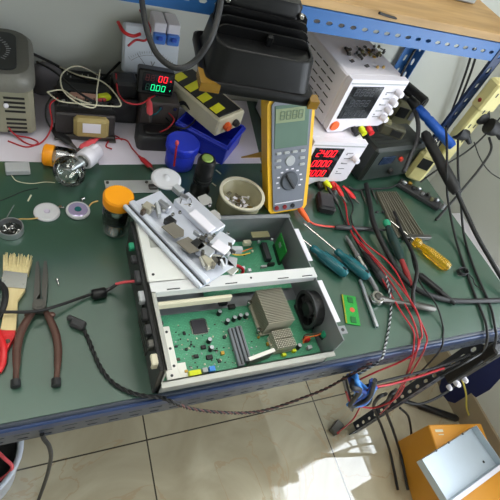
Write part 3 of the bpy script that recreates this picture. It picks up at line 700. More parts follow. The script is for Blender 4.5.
for i in range(4):
    w_, h_ = .150, .016+.007*i; r_ = .014
    prof = [(-w_/2, 0), (w_/2, 0)] + [(w_/2-r_+r_*math.cos(a), h_-r_+r_*math.sin(a)) for a in (0, .5, 1.0, PI/2)] + [(-w_/2+r_-r_*math.sin(a), h_-r_+r_*math.cos(a)) for a in (0, .5, 1.0, PI/2)]
    b.at((0, -.004+i*.013, .048), (PI/2, 0, 0)); b.prism(prof, -.002, .0022)
b.build('cooling_fins', M_BLKM, fl)
b = MB(); b.loft([[(x, y, z) for x, y in o] for o, z in zip([rrect(.122, .040, .010, oy=.052), rrect(.122, .040, .010, oy=.052), rrect(.114, .034, .010, oy=.052)], (.030, .092, .097))]); b.build('terminal_box', M_BLKM, fl)
for x in (-.060, .060): MB().prof((x, .034, .082), (x, .026, .082), [(0, .0045), (.9, .0042), (1, .003)], 6).build('bolt', M_STEEL, fl)
b = MB(); b.box((.006, -.012, .056), (.010, .008, .018), 0, .002); b.build('latch', M_BLKM, fl)
M_CLIP = mat('amber_brown_clip', (124, 92, 30), .2)
for sx in (-1, 1):
    b = MB(); x = sx*.089; b.prism([(x-.008, -.074), (x+.022, -.074), (x+.008, -.062), (x+.002, -.040), (x-.008, -.036)] if sx < 0 else [(x-.010, -.078), (x+.008, -.076), (x+.008, -.056), (x-.002, -.058), (x-.008, -.068)], -.005, .009); b.build('corner_clip', M_CLIP, fl)
b = MB()
b.box((0, .052, .0985), (.05, .022, .003), 0, .001); b.build('bracket', M_BLKM, fl)
b = MB(); b.tube([(0, .045, .100), (0, .06, .15), (.0, .075, .200), (.0, .080, .215)], .005); b.build('hanging_rod', M_BLKM, fl)
# thick black cable looping down from the shelf
one('cable', MB().tube([P(140, -14, .34), P(146, 26, .33), P(157, 54, .32), P(176, 68, .32), P(194, 62, .33), P(210, 40, .36), P(219, 12, .385), P(222, -14, .41)], .0042, 10), M_BLKR, 'thick black cable hanging in a loop in front of the voltmeter', 'cable')
one('cable', MB().tube([(-.009, .90, TT+.10), P(50, 62, .065), P(80, 77, .060), P(100, 80, .058), P(122, 60, .065)], .0028, 8), M_BLKR, 'black cable running along the back wall from the variac to the meters', 'cable')
one('cable', MB().tube([P(37, 62, .062), P(55, 72, .085), P(78, 92, .10), P(100, 103, .09), P(118, 100, .07)], .0022, 8), M_BLKR, 'thin black cable crossing over the open-frame transformer', 'cable')

# ---------------- wires around the transformer
one('wire', MB().tube([P(100, 76, .07), P(78, 66, .09), P(62, 74, .10), P(63, 90, .105), P(78, 103, .10), P(95, 107, .095), P(97, 90, .10), P(100, 70, .10)], .0014, 8), M_CREAM, 'cream wire looping in a tall curl above the open-frame transformer', 'wire')
one('wire', MB().tube([P(47, 92, .09), P(62, 90, .095), P(75, 98, .095), P(90, 104, .09)], .0014, 8), M_CREAM, 'cream wire bending at the left over the terminal strip', 'wire')
one('wire', MB().tube([P(47, 92, .09), P(60, 101, .09), P(84, 104, .093), P(108, 106, .088), P(121, 105, .086), P(112, 90, .09), P(99, 80, .09), P(78, 75, .085), P(60, 67, .07)], .0014, 8), M_CREAM, 'cream wire stretching right from the transformer to the meters', 'wire')
one('wire', MB().tube([P(0, 123, .03), P(12, 132, .012), P(24, 142, .003), P(36, 145, .003), P(46, 138, .006), P(52, 124, .03), P(50, 105, .07), P(58, 98, .085)], .0016, 8), M_REDC, 'dark red wire curling from the variac to the transformer', 'wire')
one('wire', MB().tube([P(5, 120, .035), P(14, 134, .012), P(30, 138, .003), P(38, 143, .003), P(26, 147, .002), P(8, 141, .002)], .0016, 8), M_REDC, 'red wire coiled on the paper in front of the variac', 'wire')
one('wire', MB().tube([P(56, 92, .08), P(47, 104, .07), P(46, 118, .03), P(52, 130, .01), P(56, 137, .006)], .0018, 8), M_BLKR, 'black wire hanging down the left of the transformer', 'wire')
one('wire', MB().tube([P(116, 74, .10), P(118, 92, .09), P(126, 102, .09), P(140, 104, .088), P(150, 98, .085), P(158, 94, .08)], .0016, 8), M_REDC, 'dark red wire under the digital panel meter', 'wire')
one('wire', MB().tube([P(128, 46, .17), P(136, 40, .18), P(146, 40, .185), P(150, 28, .19), P(140, 10, .20)], .0022, 8), M_REDC, 'red wire crossing in front of the voltmeter', 'wire')
one('wire', MB().tube([P(118, 22, .19), P(124, 32, .185), P(133, 36, .18), P(140, 34, .18)], .0034, 8), M_RED, 'thick bright red wire at the top left corner of the voltmeter', 'wire')
one('wire', MB().tube([P(148, 92, .08), P(156, 96, .082), P(162, 103, .075), P(158, 112, .07), P(150, 116, .06)], .0016, 8), M_TEAL, 'teal wire below the panel meter', 'wire')
one('wire', MB().tube([P(172, 92, .07), P(180, 100, .065), P(190, 108, .058), P(196, 118, .055), P(186, 128, .055), P(174, 126, .05), P(166, 118, .05)], .0018, 8), M_BLKR, 'black wire looping from the panel meter over the blue bin', 'wire')
one('wire', MB().tube([P(168, 112, .06), P(174, 120, .058), P(168, 128, .05), P(160, 132, .045)], .0015, 8), M_REDC, 'short red wire beside the black probe', 'wire')
def clip_lead(name, label, a, b, col, jaw=M_DSTL, r=.0055, wire=None, wr=.0014, cat='test lead', wcol=None):
    """crocodile clip: insulated boot a to b with steel jaws beyond b, optional lead"""
    a = Vector(a); b = Vector(b); t = thing(name, label, cat, tuple(a)); b = b-a; a = Vector((0, 0, 0)); d = (b-a).normalized()
    MB().prof(a, b, [(0, r*.45), (.12, r*.5), (.3, r*.95), (.8, r), (1, r*.55)], 14, flat=.75).build('boot', col, t)
    s = d.cross(Vector((0, 0, 1))).normalized()
    for k in (-1, 1):
        m = MB(); m.prof(b-d*.004+s*k*.0022, b+d*.016+s*k*.0008, [(0, .0026), (.6, .002), (1, .0008)], 8); m.build('jaw', jaw, t)
    if wire:
        o0 = Vector(t.location); m = MB(); m.tube([(0, 0, 0)]+[Vector(w)-o0 for w in wire], wr, 8); m.build('wire', wcol or col, t)
    return t
clip_lead('test_clip', 'black crocodile clip pointing at the bulb from the left of the transformer', P(52, 128, .012), P(71, 144, .010), M_BLK, r=.0085)
clip_lead('test_clip', 'red crocodile clip lying on the paper beside the white lamp holder', P(97, 139, .012), P(80, 149, .012), M_PINK, r=.008, wire=[P(108, 136, .006), P(116, 136, .004), P(122, 140, .003)], wcol=M_REDC)
clip_lead('test_clip', 'pink crocodile clip hanging under the digital panel meter', P(149, 98, .085), P(150, 116, .07), M_PINK, r=.0065)
clip_lead('test_lead', 'dark red crocodile clip lead on the mat behind the milky disc', P(139, 156, .006), P(152, 168, .006), M_REDC, r=.006, wire=[P(132, 148, .003), P(126, 140, .003), P(112, 139, .003), P(106, 146, .004), P(112, 149, .004)], wr=.0015)
pb = thing('probe', 'black rounded probe with a shiny white face above the blue bin', 'probe', tuple(P(170, 107, .063)))
MB().sphere((0, 0, .008), .013, 18, 12, sc=(1, 1, .8)).build('cap', M_BLK, pb); MB().sphere((-.002, -.006, .015), .0055, 12, 8, sc=(1.2, .8, .6)).build('shiny_face', M_WHT, pb)
MB().tube([(.01, .0, .006), (.03, .004, .01), (.045, -.01, .004)], .004).build('cable', M_BLKR, pb)

# ================================================================ LEFT OF THE BENCH
def jar(name, label, M, h, r, lidh, lid_r):
    t = thing(name, label, 'jar', M=M)
    b = MB(); n = 36; W = [(r*.85, 0), (r, .004), (r, h*.62), (r*.92, h*.72), (r*.86, h*.80), (r*.80, h*.80), (r*.86, h*.70), (r*.94, h*.60), (r*.93, .006), (.0005, .004)]
    b.loft([[(q*math.cos(2*PI*i/n), q*math.sin(2*PI*i/n), z) for i in range(n)] for q, z in W], 0, True, False)
    b._add([(r*.85*math.cos(2*PI*i/n), r*.85*math.sin(2*PI*i/n), 0) for i in range(n)], [tuple(range(n-1, -1, -1))]); b.build('glass', M_GLASS, t)
    b = MB(); b.prof((0, 0, h-lidh), (0, 0, h), [(0, lid_r), (.08, lid_r*1.02), (.85, lid_r), (1, lid_r*.9)], 40)
    for i in range(48): a = i*PI/24; b.at((lid_r*math.cos(a), lid_r*math.sin(a), h-lidh*.5), (0, 0, a)); b.box((0, 0, 0), (.001, .0014, lidh*.75))
    b.build('lid', M_ORG, t); return t
jar('glass_jar', 'clear glass jar with an orange lid standing on the mat', Matrix.Translation((.110, .528, TT+.001)), .086, .0245, .020, .0245)
c0 = P(50, 158, .020)
jar('glass_jar', 'clear glass jar with an orange lid lying on its side behind the light bulb', basis(c0+Vector((.046, -.004, 0)), (0, 0, 1), (-1, .25, .05)), .058, .0195, .018, .0195)
bb = thing('light_bulb', 'clear glass light bulb screwed into a white lamp holder, lying on the mat', 'light bulb', M=basis(P(70, 171, .030), (.52, .62, -.05), (0, 0, 1)))
b = MB(); b.prof((-.030, 0, 0), (.040, 0, 0), [(0, .0005), (.03, .011), (.12, .021), (.28, .0285), (.42, .0295), (.58, .0255), (.75, .016), (.9, .011), (1, .011)], 32, cap=False); b.build('glass_envelope', M_GLASS, bb)
b = MB(); b.prof((.034, 0, 0), (.004, 0, 0), [(0, .008), (.5, .005), (1, .002)], 14); b.tube([(.006, 0, 0), (-.004, .008, .002), (-.006, .0, .006), (-.004, -.008, .002)], .0006, 6); b.build('filament_stem', mat('stem_glass', (206, 210, 214), .15, .5, var=0), bb)
MB().prof((.036, 0, 0), (.046, 0, 0), [(0, .0125), (1, .0125)], 24).build('screw_base', M_STEEL, bb)
b = MB(); b.prof((.040, 0, 0), (.088, 0, 0), [(0, .0165), (.1, .0185), (.45, .0185), (.48, .0165), (.55, .0165), (.58, .0155), (.9, .0145), (1, .010)], 28)
b.box((.074, 0, .014), (.020, .008, .006), 0, .002); b.build('lamp_holder', M_WHT, bb)
gb = thing('small_battery', 'small grey rectangular battery pack with thin leads at the back left of the mat', 'battery', tuple(P(18, 171, .001)), .06)
MB().box((0, 0, .006), (.040, .024, .012), 0, .0015).build('case', M_LGRY, gb)
o0 = Vector(gb.location); b = MB(); b.tube([Vector(q)-o0 for q in (P(11, 175, .003), P(16, 181, .001), P(30, 184, .001), P(44, 183, .001), P(54, 184, .001))], .0007, 6); b.build('lead', M_CREAM, gb)
one('wire', MB().tube([P(0, 201, .001), P(12, 196, .001), P(24, 191, .001), P(38, 188, .001)], .0008, 6), M_BLKR, 'thin black wire lying on the mat in front of the grey battery pack', 'wire')
one('wire', MB().tube([P(7, 217, .001), P(11, 210, .001), P(14, 205, .001)], .0008, 6), M_GRY, 'fine grey wire on the mat behind the ring tin', 'wire')
d1 = thing('milky_disc', 'milky white plastic disc lying on the mat with a yellow wire', 'disc', tuple(P(47, 213, .001)))
MB().prof((0, 0, 0), (0, 0, .005), [(0, .0205), (.3, .0215), (.8, .021), (1, .018)], 36).build('disc', M_MILK, d1)
MB().prof((0, 0, .004), (0, 0, .0065), [(0, .006), (1, .004)], 16).build('hub', mat('lilac_plastic', (196, 186, 206), .4), d1)
o0 = Vector(d1.location); b = MB(); b.tube([Vector(q)-o0 for q in (P(38, 218, .006), P(30, 219, .002), P(20, 219, .001), P(9, 222, .004))], .0012, 8); b.build('wire', M_TAN, d1)
d2 = thing('lens_disc', 'round lens disc with a teal centre and pale purple sheen', 'disc', tuple(P(78, 212, .001)))
b = MB(); b.prof((0, 0, 0), (0, 0, .007), [(0, .018), (.3, .0205), (.8, .0205), (1, .018)], 36); b.build('ring', M_MILK, d2)
b = MB(); b.prof((0, 0, .007), (0, 0, .0078), [(0, .0165), (1, .015)], 32); b.build('lens', mat('lilac_lens', (172, 160, 196), .15, .3), d2)
MB().prof((0, 0, .0078), (0, 0, .0088), [(0, .006), (1, .0055)], 20).build('pupil', mat('teal_centre', (40, 96, 100), .2), d2)
for (px, py) in ((83, 199), (60, 207)):
    q = P(px, py, .004)-Vector(d2.location); m = MB(); m.box(tuple(q), (.008, .004, .006), 0, .001, .5); m.cyl(q, Vector((q.x*.75, q.y*.75, .004)), .0016); m.build('clip_tab', M_STEEL, d2)
o0 = Vector(d2.location); b = MB(); b.tube([Vector(q)-o0 for q in (P(88, 208, .004), P(92, 203, .003), P(98, 201, .002))], .0014, 8); b.build('wire', M_TAN, d2)
rt = thing('screw_tin', 'round metal ring tin holding small screws at the left edge', 'tin', tuple(P(11, 231, .001)))
b = MB(); b.ringdisc((0, 0, 0), .0195, .0175, 0, .012, 36); b.prof((0, 0, 0), (0, 0, .001), [(0, .018), (1, .018)], 32, 1, smooth=False); b.build('ring', [M_ALU, M_BGRN], rt)
for i in range(9):
    a = i*.7; r = .010*((i % 3)+.4)/2; c = Vector(rt.location)+Vector((r*math.cos(a), r*math.sin(a), .006)); d = Vector((math.cos(i*1.3), math.sin(i*1.3), 0))
    one('screw', MB().prof(c-d*.005, c+d*.005, [(0, .0026), (.25, .0026), (.27, .0012), (1, .001)], 8), M_STEEL, 'small screw inside the round ring tin', 'screw', 'screws in the ring tin')
pl_ = thing('metal_plate', 'thin grey metal plate on the mat behind the orange-lidded standing jar', 'plate', tuple(P(132, 187, .002)), .02)
MB().box((0, 0, .0012), (.100, .034, .0018), 0, .0005).build('sheet', M_GALV, pl_)
b = MB(); [b.cyl((x, .010, .002), (x, .010, .0045), .003, n=12) for x in (-.045, .030)]; b.box((.040, -.006, .006), (.018, .012, .008), 0, .002); b.build('fittings', M_DSTL, pl_)

# paint brush
def plan(pts, h=0): return [P(x, y, h) for x, y in pts]
br = thing('paint_brush', 'flat paint brush with pale bristles, wooden handle and red tip', 'brush', M=basis(P(9, 318, .004), P(30, 318, .004)-P(0, 319, .004), (0, 0, 1)))
iM = br.matrix_world.inverted()
def loc(px, py, h=.004): v = iM @ P(px, py, h); return (v.x, v.y)
b = MB(); b.prism([loc(1, 331), loc(16, 333), loc(17, 318), loc(18, 302), loc(26, 290), loc(27, 280), loc(2, 279), loc(5, 290), loc(7, 303), loc(3, 320)], -.002, .005); b.build('handle', M_WOODH, br)
b = MB(); b.prism([loc(0, 336), loc(15, 337), loc(16, 332), loc(1, 332)], -.0018, .0052, 0); b.prism([loc(-6, 336), loc(15.5, 337), loc(3, 359), loc(-1, 360)], -.002, .0052, 0); b.cyl(tuple(loc(8, 343))+(.0050,), tuple(loc(8, 343))+(.0056,), .0035, mi=1); b.build('red_tip', [M_RED, M_BROWN], br)
b = MB(); b.prism([loc(1, 289), loc(26, 291), loc(28, 276), loc(4, 273)], -.004, .007)
b.cyl(tuple(loc(5, 283))+(.007,), tuple(loc(5, 283))+(.0078,), .0014, n=8); b.cyl(tuple(loc(24, 286))+(.007,), tuple(loc(24, 286))+(.0078,), .0014, n=8); b.build('ferrule', M_STEEL, br)
b = MB()
for i in range(42):
    for k in range(3):
        t_ = i/41; a = Vector(loc(4+23.5*t_, 274+1.8*t_)); c = Vector(loc(4.5+27*t_+random.uniform(-1, 1), 257+3*t_+random.uniform(-3, 2)))
        z = -.003+k*.004; b.prof((a.x, a.y, z), (c.x, c.y, z*1.3+random.uniform(-.001, .001)), [(0, .0011), (1, .0005)], 5)
b.build('bristles', M_BRIS, br)

# long nose pliers
pr = thing('pliers', 'long-nose pliers with brown dipped handles lying on the mat', 'pliers', M=basis(P(39, 313, .001), (1, 0, 0), (0, 0, 1)))
iM = pr.matrix_world.inverted()
def l3(px, py, h=.008): return iM @ P(px, py, h)
def blade(pts, z0, z1): b = MB(); b.prism([(l3(*q).x, l3(*q).y) for q in pts], z0, z1); return b
blade([(33, 313), (34, 296), (35, 280), (36, 264), (39, 263), (40, 280), (40, 296), (37, 300), (40, 312)], .003, .013).build('jaw', M_DSTL, pr)
blade([(45, 313), (47, 296), (48, 280), (47, 263), (44, 263), (42.5, 280), (42, 296), (43, 300), (39, 312)], .003, .013).build('jaw', M_DSTL, pr)
b = MB(); q = l3(39.5, 307); b.cyl((q.x, q.y, .001), (q.x, q.y, .0145), .0095, n=24); b.cyl((q.x, q.y, .0145), (q.x, q.y, .0155), .0045, n=16); b.build('pivot', M_DSTL, pr)
for pts in ([(33, 312), (26, 322), (20, 335), (17, 350), (16.5, 366), (15.5, 386)], [(46, 312), (51, 322), (56, 335), (58, 350), (57.5, 366), (56, 385)]):
    b = MB(); b.tube([l3(x, y, .009) for x, y in pts], .006, 14, rs=lambda t: .0040+.0020*math.sin(PI*min(1, t*1.2))**.5 if t < .97 else .0045); h = b.build('handle', M_PLR, pr)
    b = MB(); x, y = pts[-1]; b.tube([l3(x+.2, y-6, .009), l3(x, y+1, .009)], .0062, 12); b.build('end_cap', M_BLKR, h)
    b = MB(); x, y = pts[0]; q = l3(x+(-4 if x < 40 else 5), y+3, .009); b.sphere(tuple(q), .0065, 12, 8, sc=(1, .8, .6)); b.build('finger_guard', M_PLR, pr)
sc_ = thing('scissors', 'black scissors handle with a red insert reaching in at the left edge', 'scissors', tuple(P(0, 320, .001)))
o0 = Vector(sc_.location); b = MB(); b.tube([Vector(q)-o0 for q in (P(-3, 280, .006), P(5, 290, .010), P(4, 305, .012), P(-2, 318, .006))], .0045, 10); b.build('upper_bow', M_BLKR, sc_)
b = MB(); b.tube([Vector(q)-o0 for q in (P(-3, 330, .006), P(3, 345, .010), P(3, 362, .006), P(-2, 372, .006))], .0045, 10); b.build('lower_bow', M_RED, sc_)

# DC cable with inline plug, white connector and dark adapter
cc = thing('power_cable', 'black cable with an inline ferrite block and a red tail crossing the brush and pliers', 'cable', tuple(P(0, 312, .001)))
o0 = Vector(cc.location)
def rel(*pts): return [P(*q)-o0 for q in pts]
MB().tube(rel((-8, 311, .020), (10, 312, .022), (38, 311, .022), (60, 305, .014), (80, 298, .008), (92, 294, .006)), .0024, 10).build('cable', M_BLKR, cc)
b = MB(); v0, v1 = rel((92, 295, .008), (106, 292, .008)); b.prof(v0, v1, [(0, .008), (.08, .0095), (.92, .0095), (1, .008)], 6); b.build('ferrite_block', M_BLK, cc)
MB().tube(rel((104, 292, .008), (111, 288, .010), (117, 284, .020)), .0030, 10).build('dark_sleeve', M_DGRY, cc)
MB().tube(rel((116, 284, .020), (126, 282, .030), (138, 281, .034)), .0024, 10).build('red_sleeve', M_PINK, cc)
cn = thing('connector', 'small black connector with a twisted lead running over the bench edge', 'connector', tuple(P(78, 326, .001)))
o0 = Vector(cn.location); b = MB(); b.box((0, 0, .006), (.022, .014, .010), 0, .002, -.6); b.box((-.008, .010, .006), (.014, .008, .008), 0, .002, -.6); b.build('housing', M_DGRY, cn)
def twist(pts, r, pitch, mats, parent, names=('strand', 'strand')):
    c = smoothp(pts, 14); L = [0]
    for i in range(1, len(c)): L.append(L[-1]+(c[i]-c[i-1]).length)
    n = int(L[-1]/pitch*6); out = []
    for k in range(2):
        q = []
        for i in range(n+1):
            s_ = L[-1]*i/n; j = max(0, min(len(c)-2, next((a for a in range(len(L)) if L[a] > s_), len(L))-1)); f_ = (s_-L[j])/max(1e-9, L[j+1]-L[j])
            p = c[j].lerp(c[j+1], min(1, f_)); d = (c[j+1]-c[j]).normalized(); u = d.cross(Vector((0, 0, 1))).normalized(); w_ = d.cross(u); ph = 2*PI*s_/pitch+k*PI
            q.append(p+(u*math.cos(ph)+w_*math.sin(ph))*r*.95)
        m = MB(); m.tube(q, r, 6, res=1); out.append(m.build(names[k], mats[k], parent))
    return out
tw = [(84, 330, .006), (90, 343, .004), (96, 358, .004), (104, 373, .004), (116, 385, .004), (132, 393, .005), (146, 396, .007), (154, 397, .006)]
twist(rel(*tw)+[P(162, 397.5, .004)-o0, E(172, 402)-o0, E(180, 405)-o0], .0018, .02, (M_BLKR, M_BLKR), cn)
b = MB()
tw2 = [E(178, 404.5)-o0, E(192, 409)-o0, E(215, 412)-o0, E(245, 413)-o0, E(270, 409)-o0, E(300, 399)-o0, E(325, 389)-o0, E(345, 378)-o0, E(366, 366)-o0, E(372, 363)-o0]
twist(tw2, .0016, .02, (mat('brown_wire', (92, 56, 50), .5), M_BLKR), cn)
one('screw', MB().prof(P(57, 279, .002), P(59, 286, .002), [(0, .0024), (.25, .0024), (.3, .0012), (1, .001)], 8), M_STEEL, 'single screw lying alone on the mat to the right of the pliers', 'screw')

# ================================================================ OPENED COMPUTER CASE
CX, CY, CZ0 = .128, .216, TT+.001
cs = thing('computer_case', 'opened metal computer case with a green motherboard, heatsink and fan', 'computer', (CX, CY, CZ0))
CO = Vector((CX, CY, CZ0)); CW, CD, CH = .284, .262, .085
def C(px, py, h): return P(px, py, h)-CO
M_CASE = mat('case_zinc', (176, 176, 170), .38, .6, var=.08, scale=14)
M_CASEG = mat('case_grey_inside', (146, 148, 152), .45, .5, var=.08, scale=14)
b = MB(); b.box((CW/2, CD/2, .001), (CW, CD, .002)); b.build('bottom_plate', M_CASEG, cs)
b = MB(); b.box((CW/2, CD-.001, CH/2), (CW, .002, CH)); b.box((CW/2, CD-.005, CH-.001), (CW, .010, .002)); b.build('rear_wall', M_CASEG, cs)
b = MB(); b.box((CW/2, .001, .021), (CW, .002, .042)); b.box((CW/2, -.003, .041), (CW, .010, .002)); b.box((CW/2, .005, .002), (CW, .006, .003)); b.build('front_wall', M_CASE, cs)
b = MB(); b.box((CW-.001, CD/2, CH/2-.002), (.002, CD, CH-.004)); b.box((CW+.006, .018, CH-.006), (.014, .014, .0015)); rw = b.build('right_wall', M_CASEG, cs)
b = MB(); b.at((CW+.006, .018, CH-.006)); b.prof((0, 0, .0008), (0, 0, .0014), [(0, .003), (1, .003)], 16); b.build('screw_hole', M_DGRY, rw)
for y_, l_ in ((.072, .080), (.190, .072)): MB().box((CW+.003, y_, CH-.004), (.009, l_, .002)).build('mounting_flange', M_WHT, rw)
b = MB(); b.box((.001, CD/2, CH/2), (.002, CD, CH)); b.box((.004, .060, CH-.001), (.008, .120, .002)); b.build('left_wall', M_CASE, cs)
# black port panel on the outside of the left wall
b = MB(); b.box((-.004, CD/2, CH/2-.002), (.006, CD-.004, CH-.006), 0, .001); b.build('port_panel', M_BLK, cs)
for i, (y, z, wy, hz_, m_) in enumerate(((.215, .070, .012, .010, M_GRNP), (.155, .072, .022, .010, M_DGRY), (.120, .072, .018, .012, M_LGRY), (.092, .07, .020, .01, M_BLKR), (.066, .072, .016, .012, M_DGRY), (.045, .07, .012, .014, M_DSTL), (.020, .072, .016, .016, M_IVORY), (.19, .07, .014, .008, M_DGRY))):
    b = MB(); b.box((-.010, y, z), (.010, wy, hz_), 0, .0015); b.box((-.0152, y, z), (.001, wy*.6, hz_*.5), 1); b.build('port', [m_, M_BLK], cs)
for k in range(9):
    b = MB(); b.box((-.0085, .058+k*.007, .035), (.003, .003, .05)); b.build('vent_rib', M_DSTL, cs)
# cross bar and top cover
b = MB(); b.box((CW/2, .128, CH-.001), (CW, .019, .002)); b.box((CW/2, .119, CH-.007), (CW, .0015, .012)); b.box((CW/2, .137, CH-.02), (CW, .0015, .038))
for i in range(6):
    x = .035+i*.046
    if i == 3: b.prof((x-.01, .128, CH), (x-.01, .128, CH+.0004), [(0, .0018), (1, .0018)], 12, 1)
    else: b.box((x, .1215, CH+.0002), (.020, .0016, .0006), 1)
b.build('cross_bar', [mat('case_bright', (222, 222, 222), .4, .35, var=.05, scale=14), M_BLK], cs)
b = MB(); b.box((.054, .198, CH-.001), (.104, .124, .002)); b.box((.030, .215, CH+.0004), (.03, .03, .0006), 1); b.prof((.010, .150, CH), (.010, .150, CH+.0005), [(0, .0022), (1, .0022)], 12, 2); b.build('top_cover', [mat('case_bright2', (226, 226, 222), .42, .35, var=.06, scale=10), M_CASE, M_BLK], cs)
b = MB(); b.box((.072, .1125, .056), (.120, .006, .014), 0, .001); b.build('riser_connector', M_IVORY, cs)
# motherboard
mb_ = MB().box((CW/2, .062, .012), (CW-.010, .112, .0016)).build('motherboard', M_PCB, cs)
HB = .013
def chip(px, py, sx, sy_, h, m_, nm='chip', rz=0.0, z0=HB, par=None, bev=.0005):
    c = C(px, py, z0); b = MB(); b.box((c.x, c.y, z0+h/2), (sx, sy_, h), 0, bev, rz); return b.build(nm, m_, par or mb_)
c = C(199, 327, HB); b = MB(); b.box((c.x, c.y, HB+.0012), (.024, .024, .0022), 0, .0005)
for i in range(20):
    t_ = -.0108+i*.00114
    for sx, sy_ in ((t_, .0130), (t_, -.0130), (.0130, t_), (-.0130, t_)): b.box((c.x+sx, c.y+sy_, HB+.0006), (.0006 if abs(sx) == abs(t_) and abs(sy_) == .0130 else .0024, .0024 if abs(sy_) == .0130 else .0006, .0008), 1)
b.build('main_chip', [mat('chip_black', (48, 46, 52), .3), M_STEEL], mb_)
caps = [(210, 339), (212, 347), (235, 317), (241, 315), (247, 314), (220, 311), (228, 320), (300, 345)]
for px, py in caps:
    c = C(px, py, HB+.012); b = MB(); b.prof((c.x, c.y, HB), (c.x, c.y, HB+.011), [(0, .0038), (.9, .0038), (1, .0034)], 20, 0); b.prof((c.x, c.y, HB+.011), (c.x, c.y, HB+.0112), [(0, .0033), (1, .003)], 20, 1); b.build('capacitor', [M_BLK, M_ALU], mb_)
for px, py, a, bb_, h, m_ in ((203, 348, .008, .006, .004, M_BLK), (209, 358, .010, .007, .004, M_BLK), (196, 357, .007, .006, .003, M_BLK), (222, 354, .006, .006, .004, M_BRASS), (186, 350, .004, .004, .003, M_BLK), (176, 347, .005, .003, .003, M_DGRY), (184, 334, .004, .006, .003, M_BLK), (191, 345, .003, .003, .002, M_BLK), (178, 360, .005, .004, .003, M_BROWN), (171, 355, .006, .006, .002, M_DGRY), (224, 338, .005, .005, .004, M_BLK), (222, 304, .014, .010, .009, M_BLK), (214, 300, .008, .007, .007, M_BLK), (231, 308, .012, .008, .006, M_BLK), (177, 375, .006, .004, .004, M_BLK), (186, 372, .005, .004, .003, M_BRASS), (219, 362, .005, .004, .003, M_DGRY), (258, 338, .004, .004, .003, M_BRASS), (293, 352, .007, .005, .006, M_LIME), (283, 356, .007, .005, .006, M_LIME), (267, 345, .004, .006, .004, M_BRASS)):
    chip(px, py, a, bb_, h, m_, 'component')
random.seed(11)
for i in range(95):
    px = random.uniform(172, 262); py = random.uniform(318, 368)-(px-172)*.18
    chip(px, py+8, random.choice([.002, .003, .0024]), random.choice([.0014, .002, .003]), .0012, random.choice([M_BLK, M_IVORY, M_BROWN, M_LGRY]), 'component')
chip(194, 376, .018, .010, .010, M_LIME, 'yellow_connector', z0=HB+.001)
chip(204, 372, .008, .007, .008, M_LGRY, 'white_connector', z0=HB+.001)
chip(211, 371, .009, .008, .009, M_PCBB, 'blue_connector', z0=HB+.001)
for p0, p1 in (((231, 328), (242, 366)), ((238, 326), (249, 362))):
    a = C(*p0, .02); q = C(*p1, .02); m_ = (a+q)/2; L = (a-q).length; ang = math.atan2((q-a).y, (q-a).x)
    b = MB(); b.box((m_.x, m_.y, HB+.004), (L, .0105, .008), 0, .001, ang); b.box((m_.x, m_.y, HB+.0082), (L*.94, .0022, .0006), 1, 0, ang); b.build('memory_slot', [mat('slot_grey', (116, 120, 126), .4), M_BLK], mb_)
b = MB(); b.box((.024, .052, HB+.003), (.020, .088, .006), 0, .001)
for i in range(6): b.prof((.022+(i % 2)*.006, .016+i*.014, HB+.006), (.022+(i % 2)*.006, .016+i*.014, HB+.0064), [(0, .0022), (1, .0022)], 10, 1)
b.box((.040, .020, HB+.0005), (.014, .030, .001)); b.box((.018, .098, HB+.008), (.012, .006, .016), 1, .001); b.build('bracket_and_glare', [M_ALB0, M_DGRY], mb_)  # pale plate is part metal bracket, part white glare on the board
# main heatsink
hs = [C(*q, .055) for q in ((259, 291), (281, 288), (293, 319), (265, 328))]
hc = sum(hs, Vector())/4; hx = ((hs[1]-hs[0]).length+(hs[2]-hs[3]).length)/2; hy = ((hs[3]-hs[0]).length+(hs[2]-hs[1]).length)/2
hk = MB(); hk.at((hc.x, hc.y, 0), (0, 0, .03)); hk.box((0, 0, HB+.006), (hx+.006, hy, .006), 0, .001)
n = 22
for i in range(n): y = -hy/2+hy*(i+.5)/n; hk.box((0, y, HB+.027), (hx, .0009, .036))
hko = hk.build('heatsink', M_FIN, cs)
for sx, sy_ in ((-1, -1), (-1, 1), (1, 1)):
    q = (hc.x+sx*(hx/2+.004), hc.y+sy_*(hy/2-.006)); b = MB(); b.prof((q[0], q[1], HB+.004), (q[0], q[1], HB+.018), [(0, .0025), (.5, .0025), (.55, .0042), (.9, .0042), (1, .003)], 14); b.build('spring_screw', M_STEEL, hko)
ps_ = [C(*q, .040) for q in ((271, 331), (291, 325), (298, 344), (277, 352))]
pc = sum(ps_, Vector())/4; px_ = .036; py_ = .030
b = MB(); b.at((pc.x, pc.y, 0), (0, 0, .02)); b.box((0, 0, HB+.003), (px_, py_, .005), 0, .001)
for i in range(12):
    for j in range(10): b.box((-px_/2+px_*(i+.5)/12, -py_/2+py_*(j+.5)/10+(.0008 if j > 4 else -.0008), HB+.015), (.0015, .0015, .022))
b.build('pin_heatsink', mat('pin_metal', (200, 194, 178), .4, .4), cs)
